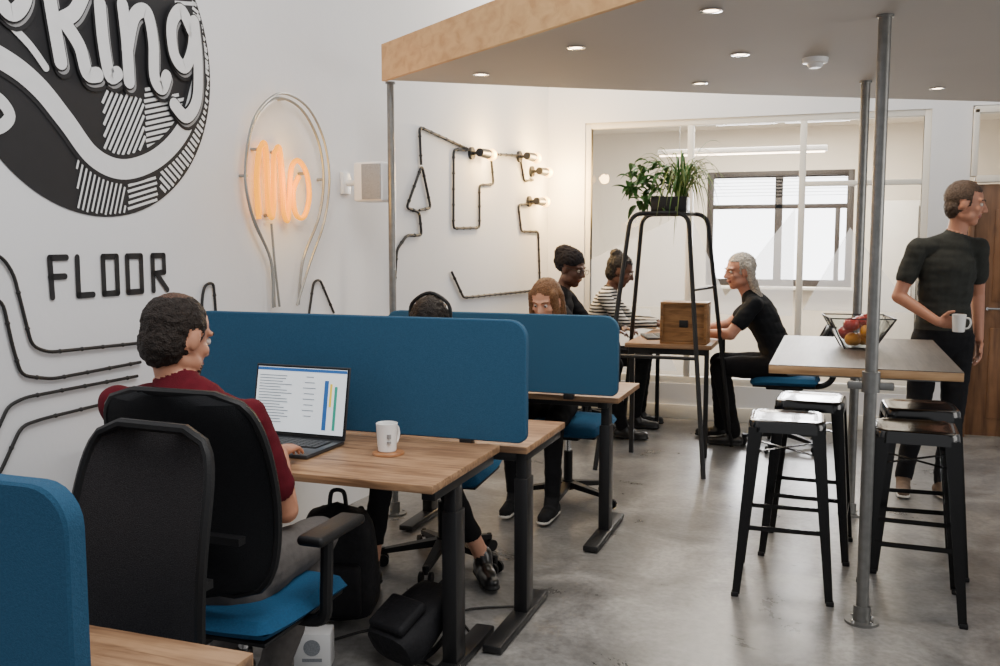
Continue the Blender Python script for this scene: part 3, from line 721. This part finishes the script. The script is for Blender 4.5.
# ------------------------------------------------------------------ people
def unit(v): v=V(v); return v.normalized()
class Body:
    def __init__(s,M): s.M=M; s.R=M.to_3x3(); s.pr=[]; s.vs=[]; s.fs=[]
    def _add(s,vs,fs): o=len(s.vs); s.vs+=[tuple(v) for v in vs]; s.fs+=[[i+o for i in f] for f in fs]
    def cap(s,a,b_,ra,rb,lab,side=None,flat=1.0,cuts=None,mask=None):
        a=s.M@V(a); b2=s.M@V(b_); ax=b2-a; ln=max(ax.length,1e-4); ax=ax/ln if ax.length>1e-6 else V((0,0,1))
        sd=s.R@V(side) if side is not None else ax.orthogonal(); sd=(sd-ax*sd.dot(ax)).normalized(); dp=ax.cross(sd)
        seg=18; rings=[]
        for k in range(5): an=math.pi/2*(1-k/4.0); rings.append((a-ax*ra*math.sin(an),ra*max(math.cos(an),0.02)))
        for k in range(1,4): t=k/4; rings.append((a.lerp(b2,t),ra+(rb-ra)*t))
        for k in range(5): an=math.pi/2*(k/4.0); rings.append((b2+ax*rb*math.sin(an),rb*max(math.cos(an),0.02)))
        vs=[];fs=[]
        for c,r in rings:
            for j in range(seg): t=2*math.pi*j/seg; vs.append(c+sd*math.cos(t)*r+dp*math.sin(t)*r*flat)
        for i in range(len(rings)-1):
            for j in range(seg): l=(j+1)%seg; fs.append([i*seg+j,i*seg+l,(i+1)*seg+l,(i+1)*seg+j])
        fs.append(list(range(seg))[::-1]); fs.append([(len(rings)-1)*seg+j for j in range(seg)])
        s._add(vs,fs); s.pr.append(('c',np.array(a),np.array(b2),np.array(ax),np.array(sd),np.array(dp),ln,ra,rb,flat,lab,cuts,mask))
    def ell(s,c,X,Y,Z,r,lab,mask=None):
        c=s.M@V(c); A=[(s.R@V(k)).normalized() for k in (X,Y,Z)]
        seg=20;n=12; vs=[];fs=[]
        for i in range(n+1):
            p=math.pi*(0.01+0.98*i/n)
            for j in range(seg):
                t=2*math.pi*j/seg; vs.append(c+A[0]*r[0]*math.sin(p)*math.cos(t)+A[1]*r[1]*math.sin(p)*math.sin(t)-A[2]*r[2]*math.cos(p))
        for i in range(n):
            for j in range(seg): l=(j+1)%seg; fs.append([i*seg+j,i*seg+l,(i+1)*seg+l,(i+1)*seg+j])
        fs.append(list(range(seg))[::-1]); fs.append([n*seg+j for j in range(seg)])
        s._add(vs,fs); s.pr.append(('e',np.array(c),np.array([list(k) for k in A]),np.array(r),lab,mask))
    def label(s,P,hc,HA,names):
        n=len(P); best=np.full(n,9.0); lab=np.zeros(n,int)
        hl=(P-hc)@HA.T
        for q in s.pr:
            if q[0]=='c':
                _,a,b2,ax,sd,dp,ln,ra,rb,flat,lb,cuts,mask=q
                t=np.clip(((P-a)@ax)/ln,0,1); v=P-(a+np.outer(t*ln,ax)); 
                d=np.sqrt((v@ax)**2+(v@sd)**2+((v@dp)/flat)**2)-(ra+(rb-ra)*t)
                d=d*(0.5+0.5*flat)
                l=np.full(n,names.index(lb))
                if cuts:
                    prev=-1
                    for th,nm in cuts: l[(t>prev)&(t<=th)]=names.index(nm); prev=th
            else:
                _,c,A,r,lb,mask=q
                w=(P-c)@A.T; k0=np.linalg.norm(w/r,axis=1)+1e-9; k1=np.linalg.norm(w/(r*r),axis=1)+1e-9
                d=k0*(k0-1)/k1; l=np.full(n,names.index(lb))
            if mask is not None: d=np.where(mask(hl),d,9.0)
            u=d<best; best[u]=d[u]; lab[u]=l[u]
        return lab
    def hand(s,w,d,n,thumb,curl=0.5,sc=1.0,lens=(.070,.078,.072,.056),lab='skin'):
        w=V(w); d=unit(d); n=V(n); n=(n-d*n.dot(d)).normalized(); sd=d.cross(n); 
        if sd.dot(V(thumb))<0: sd=-sd
        s.cap(w,w+d*0.03*sc,0.027*sc,0.033*sc,lab,side=tuple(sd),flat=0.62)
        s.cap(w+d*0.03*sc,w+d*0.075*sc,0.036*sc,0.038*sc,lab,side=tuple(sd),flat=0.40)
        for i,(o,ln) in enumerate(zip((0.030,0.010,-0.010,-0.029),lens)):
            p=w+d*(0.088-0.006*abs(i-1))*sc+sd*o*sc; dr=(d+sd*o*3.2).normalized(); r=0.0088*sc
            for k,fr in enumerate((0.45,0.32,0.28)):
                a=curl*(0.5+k*0.9); dd=(dr*math.cos(a)+n*math.sin(a)).normalized(); e=p+dd*ln*fr*sc*1.05
                s.cap(p,e,r,r*0.92,lab); p=e; r*=0.92
        p=w+d*0.03*sc+sd*0.030*sc; d1=(d*0.65+sd*0.75+n*0.25*(1+curl)).normalized()
        e=p+d1*0.042*sc; s.cap(p,e,0.014*sc,0.011*sc,lab); d2=(d*0.9+sd*0.25+n*0.35*(1+curl)).normalized(); s.cap(e,e+d2*0.030*sc,0.0105*sc,0.009*sc,lab)

NAMES=['skin','shirt','pants','shoe','hair','lips','wrap','sole']
def person(name,x,y,yaw,J,mats,voxel=0.009,w=1.0,sleeve='short',hair='short',hs=1.0,hands=None,fold=0.006,z=0.0,curly=0.007,hf_=0.030,hu_=0.070):
    M=place(x,y,z,yaw); b=Body(M); g=lambda k:V(J[k])
    P,W,Cc,N,H=g('pel'),g('waist'),g('chest'),g('neck'),g('head')
    shR,shL=g('shR'),g('shL'); S=(shR-shL).normalized(); hipS=(g('hipR')-g('hipL')).normalized()
    b.cap(P+V((0,0,-0.02)),W,0.165*w,0.145*w,'shirt',side=tuple(hipS),flat=0.72,cuts=[(0.25,'pants'),(1,'shirt')])
    b.cap(W,Cc,0.146*w,0.165*w,'shirt',side=tuple(S),flat=0.66)
    b.cap(Cc,Cc.lerp(N,0.55),0.165*w,0.120*w,'shirt',side=tuple(S),flat=0.66)
    mid=(shR+shL)/2
    b.cap(shL.lerp(mid,0.15),shR.lerp(mid,0.15),0.054*w,0.054*w,'shirt')
    for sh in (shR,shL): b.cap(N.lerp(mid,0.25)+V((0,0,-0.008)),sh.lerp(mid,0.1),0.048*w,0.046*w,'shirt')
    b.cap(mid.lerp(N,0.35),N.lerp(mid,0.12),0.074*w,0.062*w,'shirt')
    f=unit(J['hf']); u0=V(J.get('hu',(0,0,1))); u=(u0-f*u0.dot(f)).normalized(); s=f.cross(u)
    h=hs
    if 'collar' in J: nd=(H-u*0.06-N).normalized(); b.cap(N.lerp(mid,0.1),N+nd*0.020,0.070*w,0.064*w,'shirt')
    b.cap(N-V((0,0,0.01)),H-u*0.055*h-f*0.015*h,0.056*w,0.053*w,'skin')
    tS,tF,tU=tuple(s),tuple(f),tuple(u)
    E=lambda fo,so,uo,r,lab,mask=None: b.ell(H+f*fo*h+s*so*h+u*uo*h,tS,tF,tU,[k*h for k in r],lab,mask)
    E(-0.012,0,0.032,(0.074,0.093,0.084),'skin'); E(0.025,0,-0.025,(0.061,0.062,0.088),'skin'); E(0.048,0,-0.088,(0.030,0.030,0.026),'skin')
    for sg in (-1,1):
        E(0.012,sg*0.045,-0.062,(0.024,0.045,0.030),'skin'); E(-0.005,sg*0.074,-0.005,(0.010,0.019,0.032),'skin')
        E(0.058,sg*0.036,-0.022,(0.022,0.022,0.020),'skin'); 
        b.cap(H+f*0.083*h+s*sg*0.012*h+u*0.026*h,H+f*0.070*h+s*sg*0.046*h+u*0.027*h,0.009*h,0.008*h,'skin')
    b.cap(H+f*0.086*h+u*0.012*h,H+f*0.104*h-u*0.024*h,0.008*h,0.0125*h,'skin')
    for sg in (-1,1): E(0.092,sg*0.012,-0.029,(0.009,0.010,0.008),'skin')
    b.cap(H+f*0.080*h-s*0.020*h-u*0.056*h,H+f*0.080*h+s*0.020*h-u*0.056*h,0.0085*h,0.0085*h,'lips')
    if hair in('short','long','fringe','bun','thin'):
        msk=lambda q,h=h:((q[:,0]<hf_*h)|(q[:,2]>hu_*h))&((q[:,0]<0.080*h))&((q[:,2]>-0.055*h)|(q[:,0]<-0.02*h))&~((np.abs(q[:,1])>0.070*h)&(q[:,2]<0.02*h)&(q[:,0]>-0.03*h)&(q[:,0]<0.02*h))
        if hair=='thin':
            m0=msk; msk=lambda q,h=h:m0(q)&~((q[:,0]>0.040*h)&(q[:,2]>0.05*h))
            E(-0.018,0,0.032,(0.078,0.094,0.085),'hair',msk)
            # thinning crown: scalp shows through
            E(-0.018,0,0.032,(0.0785,0.0945,0.0858),'wrap',lambda q,h=h:(((q[:,0]+0.040*h)/(0.048*h))**2+(q[:,1]/(0.040*h))**2<1)&(q[:,2]>0.03*h))
        else: E(-0.020,0,0.036,(0.083,0.097,0.090),'hair',msk)
        E(-0.040,0,-0.02,(0.072,0.066,0.075),'hair',msk)
    if hair=='bun': E(-0.075,0,0.10,(0.045,0.045,0.042),'hair'); 
    if hair=='wrap': E(-0.028,0,0.050,(0.088,0.104,0.090),'wrap',lambda q:(q[:,2]>0.035)|(q[:,0]<-0.02)); E(-0.07,0,0.085,(0.07,0.07,0.06),'wrap')
    if hair in('long','fringe'):
        for sg in (-1,0,1):
            top=H+s*sg*0.062*h-f*(0.03+0.02*(sg==0))*h+u*0.03*h; bot=N+s*sg*0.075-f*0.03+V((0,0,-0.02))-f*0.03*(sg==0)
            b.cap(top,bot,0.036*h,0.030*h,'hair',side=tS,flat=0.8)
            if hair=='fringe' and sg: b.cap(H+s*sg*0.066*h+f*0.025*h+u*0.05*h,N+s*sg*0.085+f*0.04+V((0,0,-0.04)),0.030*h,0.022*h,'hair',side=tF,flat=0.7)
    if 'beard' in J: E(0.030,0,-0.075,(0.056,0.056,0.045),'hair',lambda q:(q[:,2]<-0.045)&(q[:,0]>-0.02)); 
    for sx,sh in (('R',shR),('L',shL)):
        e=g('el'+sx); wr=g('wr'+sx)
        if sleeve=='short':
            b.cap(sh,e,0.048*w,0.039*w,'skin'); b.cap(sh,sh.lerp(e,J.get('slv',0.60)),0.056*w,0.054*w,'shirt')
            b.cap(e,wr,0.041*w,0.026*w,'skin')
        else:
            b.cap(sh,e,0.056*w,0.046*w,'shirt'); b.cap(e,wr,0.046*w,0.034*w,'shirt')
            b.cap(wr,wr+(wr-e).normalized()*0.012,0.025,0.025,'skin')
        hd=(hands or {}).get(sx,{})
        d=hd.get('d',tuple((wr-e).normalized())); n=hd.get('n',(0,0,-1)); th=hd.get('t',(-1,0,0) if sx=='R' else (1,0,0))
        b.hand(wr,d,n,th,hd.get('c',0.45),0.98*w**0.3)
    for sx in 'RL':
        hp,kn,an=g('hip'+sx),g('kn'+sx),g('an'+sx); td=unit(J.get('toe'+sx,(0,1,0)))
        b.cap(hp,kn,0.088*w,0.062*w,'pants'); 
        cf=J.get('cuff',0.97)
        b.cap(kn,kn.lerp(an,cf),0.060*w,0.047*w,'pants'); b.cap(kn,an,0.040,0.036,'skin')
        b.cap(kn.lerp(an,0.25)-td*0.012,kn.lerp(an,0.5)-td*0.008,0.053*w,0.048*w,'pants')
        heel=V((an.x,an.y,an.z-0.045))-td*0.035; toe=heel+td*0.20+V((0,0,-0.006)); sd=td.cross(V((0,0,1)))
        b.cap(heel,heel.lerp(toe,0.55),0.038,0.042,'shoe',side=tuple(sd),flat=0.95); b.cap(heel.lerp(toe,0.5),toe,0.043,0.034,'shoe',side=tuple(sd),flat=0.78)
        b.cap(an+V((0,0,0.015)),heel.lerp(toe,0.35),0.043,0.040,'shoe')
        b.cap(heel+V((0,0,-0.030)),toe+V((0,0,-0.024)),0.041,0.040,'sole',side=tuple(sd),flat=0.28)
    me=bpy.data.meshes.new(name); me.from_pydata(b.vs,[],b.fs); o=bpy.data.objects.new(name,me); C.objects.link(o)
    md=o.modifiers.new('r','REMESH'); md.mode='VOXEL'; md.voxel_size=voxel; md.use_smooth_shade=True
    sm=o.modifiers.new('s','SMOOTH'); sm.factor=0.5; sm.iterations=3
    dg=bpy.context.evaluated_depsgraph_get(); m2=bpy.data.meshes.new_from_object(o.evaluated_get(dg)); o.modifiers.clear(); o.data=m2; bpy.data.meshes.remove(me); me=m2; me.name=name
    nv=len(me.vertices); co=np.zeros(nv*3); me.vertices.foreach_get('co',co); co=co.reshape(-1,3)
    nn=np.zeros(nv*3); me.vertices.foreach_get('normal',nn); nn=nn.reshape(-1,3)
    R=M.to_3x3(); hc=np.array(M@H); HA=np.array([list(R@f),list(R@s),list(R@u)])
    lab=b.label(co,hc,HA,NAMES)
    amp={1:(0.004,fold),2:(0.004,fold*0.8),4:(0.003,curly),6:((0.002,0.003) if hair=='thin' else (0.004,0.010))}
    for i in range(nv):
        a=amp.get(int(lab[i]))
        if a:
            p=V(co[i]); fq=14 if lab[i] in (1,2) else 75
            dd=a[0]+a[1]*noise.noise(p*fq)
            if lab[i] in (1,2): dd+=a[1]*0.8*noise.noise(V((p.x*7,p.y*7,p.z*30)))
            co[i]+=nn[i]*dd
    me.vertices.foreach_set('co',co.reshape(-1))
    nf=len(me.polygons); fc=np.zeros(nf*3); me.polygons.foreach_get('center',fc); fl=b.label(fc.reshape(-1,3),hc,HA,NAMES)
    me.materials.clear()
    for nm in NAMES: me.materials.append(mats.get(nm,mats['skin']))
    me.polygons.foreach_set('material_index',fl.astype(np.int32)); me.polygons.foreach_set('use_smooth',np.ones(nf,bool)); me.update()
    eb=B('eyes'); eb.M=M
    Me=mk('eye_white',(205,196,188),0.2); Mi=mk('iris_dark',(40,28,20),0.15)
    for sg in (-1,1):
        c=H+f*0.0755*h+s*sg*0.031*h+u*0.006*h; eb.sph(c,0.0108*h,Me,seg=12); eb.sph(c+f*0.0060*h,0.0064*h,Mi,seg=10)
        eb.tube([H+f*0.091*h+s*sg*0.014*h+u*0.027*h,H+f*0.088*h+s*sg*0.032*h+u*0.033*h,H+f*0.074*h+s*sg*0.050*h+u*0.027*h],0.0030*h,mats.get('hair',Mi),seg=6)
    if 'glasses' in J:
        for sg in (-1,1):
            ring=[H+f*0.105*h+s*(sg*0.033+0.022*math.cos(k*math.pi/6))*h+u*(0.004+0.018*math.sin(k*math.pi/6))*h for k in range(12)]
            eb.tube(ring,0.002,M_blk,seg=6,closed=True,smooth=False); eb.tube([H+f*0.103*h+s*sg*0.055*h+u*0.01*h,H-f*0.0*h+s*sg*0.080*h+u*0.012*h],0.002,M_blk,seg=6,smooth=False)
    eb.done(parent=o)
    return o
def sk(n,c): return mk('skin_'+n,c,0.5,var=0.06,scale=25,bump=0.05,bscale=150)
def cl(n,c,bump=0.3): return mk('cloth_'+n,c,0.88,var=0.12,scale=40,bump=bump,bscale=350,spec=0.2)
def hr(n,c): return mk('hair_'+n,c,0.6,var=0.45,scale=120,bump=0.8,bscale=180,spec=0.3)
M_solew=mk('sole_white',(205,202,195),0.6); M_soleb=mk('sole_black',(20,20,20),0.6); M_lip=mk('lips',(150,86,76),0.5)
M_shb=mk('black_leather',(17,16,17),0.3,coat=0.3)

def seated(**k):
    J=dict(pel=(0,0,.57),waist=(0,0,.74),chest=(0,.02,.92),neck=(0,.035,1.09),head=(0,.06,1.235),
      shR=(.185,.02,1.03),shL=(-.185,.02,1.03),elR=(.25,.13,.78),elL=(-.25,.13,.78),wrR=(.14,.36,.80),wrL=(-.14,.36,.80),
      hipR=(.09,.02,.555),hipL=(-.09,.02,.555),knR=(.13,.42,.545),knL=(-.13,.42,.545),anR=(.12,.40,.10),anL=(-.12,.40,.10),hf=(0,1,-.15))
    J.update(k); return J
person('seated_man',-1.66,2.24,4,seated(waist=(-.02,.0,.73),chest=(-.06,.05,.91),neck=(-.155,.04,1.080),head=(-.17,.07,1.232),
   shR=(.06,.07,1.00),shL=(-.355,.03,1.030),elR=(.10,.20,.69),elL=(-.40,.22,.78),wrR=(-.085,.51,.795),wrL=(-.36,.50,.79),
   hf=(.28,1,-.32),beard=1,collar=1,slv=.72,knR=(.10,.42,.545),knL=(-.15,.42,.545),anR=(.02,.20,.10),anL=(-.20,.28,.10)),
   dict(skin=sk('tan',(186,130,102)),shirt=cl('maroon',(92,20,32)),pants=cl('grey_trousers',(92,88,86)),shoe=M_shb,sole=M_soleb,hair=hr('dark_brown',(36,27,22)),wrap=hr('thin_crown',(84,60,48)),lips=M_lip),
   voxel=0.0055,hair='thin',hs=1.08,curly=0.006,hands={'R':dict(d=(-.12,1,-.05),c=0.35),'L':dict(d=(.15,1,-.05),c=0.35)})
person('seated_colleague',-1.76,4.06,183,seated(head=(0.0,.09,1.130),neck=(0,.03,1.0),shR=(.16,.02,.95),shL=(-.16,.02,.95),chest=(0,.02,.85),elR=(.2,.14,.77),elL=(-.2,.14,.77),wrR=(.12,.31,.765),wrL=(-.12,.31,.765),
   hf=(0,1,-.85),knR=(.10,.42,.53),knL=(-.16,.40,.53),anR=(.13,.50,.10),anL=(-.30,.24,.10),cuff=0.72,toeL=(-.6,1,0)),
   dict(skin=sk('fair',(204,152,126)),shirt=cl('black',(24,24,26)),pants=cl('black_trousers',(22,22,25)),shoe=M_shb,sole=M_soleb,hair=hr('black',(24,18,16)),wrap=hr('black',(26,20,18)),lips=M_lip),
   w=0.86,sleeve='long',hair='long',voxel=0.008)
b=B('headphones'); c=V((-1.76,3.98,1.165)); 
b.tube([(c.x-0.100,c.y,c.z-0.03),(c.x-0.092,c.y,c.z+0.06),(c.x,c.y,c.z+0.112),(c.x+0.092,c.y,c.z+0.06),(c.x+0.100,c.y,c.z-0.03)],0.009,M_blkplastic)
for sg in (-1,1): b.cyl((c.x+sg*0.088,c.y,c.z-0.035),(c.x+sg*0.112,c.y,c.z-0.035),0.035,M_blkplastic)
b.done()
person('seated_woman',-1.55,5.24,180,seated(head=(0.0,.10,1.175),neck=(0,.03,1.03),shR=(.16,.02,.975),shL=(-.16,.02,.975),chest=(0,.02,.87),elR=(.2,.14,.78),elL=(-.2,.14,.78),wrR=(.12,.29,.79),wrL=(-.12,.29,.79),
   hf=(0.15,1,-.45),knR=(.12,.40,.53),knL=(-.14,.40,.53),anR=(.10,.36,.10),anL=(-.13,.40,.10)),
   dict(skin=sk('fair',(204,152,126)),shirt=cl('black',(24,24,26)),pants=cl('black_trousers',(22,22,25)),shoe=cl('canvas_black',(30,30,32)),sole=M_solew,hair=hr('light_brown',(112,80,54)),lips=M_lip),
   w=0.86,sleeve='long',hair='fringe',voxel=0.007,curly=0.004,hf_=0.045,hu_=0.062)
person('seated_person_in_headwrap',-2.02,6.92,-90,seated(pel=(0,0,.60),waist=(0,.0,.78),chest=(0,.03,.98),neck=(0,.06,1.15),head=(0,.13,1.30),
   shR=(.19,.04,1.09),shL=(-.19,.04,1.09),elR=(.22,.22,.86),elL=(-.22,.22,.86),wrR=(.15,.46,.85),wrL=(-.12,.50,.85),
   hipR=(.09,.02,.58),hipL=(-.09,.02,.58),knR=(.12,.45,.57),knL=(-.12,.45,.57),anR=(-.10,.52,.09),anL=(-.22,.38,.09),hf=(.25,1,-.25),glasses=1),
   dict(skin=sk('deep',(84,52,38)),shirt=cl('black_coat',(30,30,34)),pants=cl('black_trousers',(22,22,25)),shoe=M_shb,sole=M_soleb,hair=hr('black',(24,18,16)),wrap=cl('black_headwrap',(30,27,30)),lips=mk('lips_deep',(96,54,46),0.5)),
   sleeve='long',hair='wrap',w=0.98,voxel=0.008,hs=1.14)
person('seated_person_in_striped_shirt',-1.86,7.50,-84,seated(pel=(0,0,.60),waist=(0,.03,.78),chest=(0,.08,.96),neck=(0,.14,1.12),head=(0,.22,1.27),
   shR=(.17,.11,1.06),shL=(-.17,.11,1.06),elR=(.21,.28,.86),elL=(-.2,.28,.86),wrR=(.10,.50,.85),wrL=(-.12,.50,.85),
   hipR=(.09,.02,.58),hipL=(-.09,.02,.58),knR=(.12,.42,.57),knL=(-.12,.42,.57),anR=(.10,.36,.09),anL=(-.12,.38,.09),hf=(-.1,1,-.4)),
   dict(skin=sk('deep',(84,52,38)),shirt=stripes('striped_shirt',(24,24,30),(206,204,198),12),pants=cl('black_trousers',(22,22,25)),shoe=M_shb,sole=M_soleb,hair=hr('black',(24,18,16)),lips=mk('lips_deep',(96,54,46),0.5)),
   sleeve='long',hair='bun',w=0.95,voxel=0.008,hs=1.10)
person('seated_older_man',-0.35,7.10,90,seated(pel=(0,0,.62),waist=(0,.06,.79),chest=(0,.15,.97),neck=(0,.235,1.125),head=(-.03,.31,1.290),
   shR=(.17,.19,1.06),shL=(-.19,.19,1.06),elR=(.20,.40,.88),elL=(-.26,.34,.85),wrR=(.12,.58,.85),wrL=(-.14,.56,.84),
   hipR=(.09,.02,.60),hipL=(-.09,.02,.60),knR=(.12,.46,.60),knL=(-.14,.42,.60),anR=(.22,.44,.09),anL=(-.06,.32,.09),hf=(-.60,1,-.12)),
   dict(skin=sk('pink',(204,146,122)),shirt=cl('black_tee',(28,30,34)),pants=cl('black_trousers',(22,22,25)),shoe=M_shb,sole=M_soleb,hair=hr('white',(196,188,176)),lips=M_lip),
   sleeve='short',hair='long',w=1.06,voxel=0.007,hs=1.10)
person('standing_man',0.61,6.08,197,dict(pel=(0,0,.98),waist=(0,.0,1.12),chest=(-.01,.0,1.34),neck=(-.05,.0,1.55),head=(-.085,.03,1.728),
   shR=(.165,.0,1.475),shL=(-.185,-.01,1.475),elR=(.265,.0,1.19),elL=(-.23,-.09,1.19),wrR=(.11,.19,1.055),wrL=(-.21,.0,.94),
   hipR=(.09,0,.93),hipL=(-.09,0,.93),knR=(.14,.03,.51),knL=(-.05,.07,.51),anR=(.17,-.06,.09),anL=(-.01,.06,.09),hf=(-.90,.43,-.16),toeR=(.35,1,0),toeL=(-.1,1,0)),
   dict(skin=sk('medium',(180,126,102)),shirt=cl('charcoal_tee',(50,52,50)),pants=cl('black_jeans',(22,23,27)),shoe=cl('tan_shoe',(106,90,78)),sole=M_solew,hair=hr('grey_brown',(66,52,43)),lips=M_lip),
   sleeve='short',hair='short',voxel=0.0065,hs=1.06,curly=0.004,hands={'R':dict(d=(-1,.25,.0),n=(0,1,.0),t=(0,0,1),c=0.75),'L':dict(d=(0,.15,-1),n=(1,0,0),t=(0,1,0),c=0.4)})
Ms=place(0.61,6.08,0,197); pm=Ms@V((0.022,0.258,1.005)); m=mug(pm.x,pm.y,pm.z,-20,s=0.95); m.done()

# ------------------------------------------------------------------ lights
def area(name,loc,tgt,size,power,col=(1,1,1),sy=None):
    l=bpy.data.lights.new(name,'AREA'); l.energy=power; l.color=col; l.size=size
    if sy: l.shape='RECTANGLE'; l.size_y=sy
    o=bpy.data.objects.new(name,l); C.objects.link(o); o.location=loc
    o.rotation_euler=(V(tgt)-V(loc)).to_track_quat('-Z','Y').to_euler(); return o
area('overhead_fill',(-0.3,1.6,4.4),(-1.6,3.6,0.6),2.2,135,(1,0.98,0.95))  # added soft fill simulating daylight from above, no roof window here
area('side_fill',(3.2,3.6,2.1),(-1,6,0.8),2.0,60,(1,0.96,0.90))  # added fill from the right below the mezzanine, no real opening
area('back_wall_fill',(-1.4,6.8,4.2),(-1.4,7.6,0),1.4,85,(1,0.93,0.82),1.2)  # added warm fill to brighten the far end, not an actual skylight
area('back_room_light',(-0.6,9.2,2.66),(-0.6,9.2,0),2.0,150,(1,0.92,0.80),1.0)
area('window_daylight',(-0.6,10.9,1.7),(-0.6,8,0.8),1.4,130,(0.99,0.98,1.0),1.1)
for x,y in DL:
    l=bpy.data.lights.new('downlight_spot','SPOT'); l.energy=30; l.color=(1,0.86,0.68); l.spot_size=math.radians(100); l.spot_blend=0.7; l.shadow_soft_size=0.04
    o=bpy.data.objects.new('downlight_spot',l); C.objects.link(o); o.location=(x,y,ZS-0.02)
for c in lamps:
    l=bpy.data.lights.new('wall_lamp_glow','POINT'); l.energy=24; l.color=(1,0.62,0.22); l.shadow_soft_size=0.05
    o=bpy.data.objects.new('wall_lamp_glow',l); C.objects.link(o); o.location=c+V((0.14,0.03,0))
l=bpy.data.lights.new('neon_glow','POINT'); l.energy=7; l.color=(1,0.52,0.06); l.shadow_soft_size=0.12
o=bpy.data.objects.new('neon_glow',l); C.objects.link(o); o.location=WP(4.07,1.8,0.16)
W=bpy.data.worlds.new('World'); bpy.context.scene.world=W; W.use_nodes=True
nt=W.node_tree; bg=nt.nodes['Background']; bg.inputs[0].default_value=(0.97,0.98,1.0,1)
tc=nt.nodes.new('ShaderNodeTexCoord'); sp=nt.nodes.new('ShaderNodeSeparateXYZ'); mr=nt.nodes.new('ShaderNodeMapRange')
nt.links.new(tc.outputs['Generated'],sp.inputs[0]); nt.links.new(sp.outputs['Y'],mr.inputs['Value'])
mr.inputs['From Min'].default_value=0.80; mr.inputs['From Max'].default_value=0.97; mr.inputs['To Min'].default_value=0.60; mr.inputs['To Max'].default_value=7.0
nt.links.new(mr.outputs[0],bg.inputs[1])

# ------------------------------------------------------------------ camera
cd=bpy.data.cameras.new('camera'); co_=bpy.data.objects.new('camera',cd); C.objects.link(co_)
cd.sensor_width=36; cd.lens=940*36/1000.0; cd.clip_start=0.05
co_.location=(0,0,1.52); co_.rotation_euler=(math.radians(90-5.65),0,math.radians(19.6))
bpy.context.scene.camera=co_
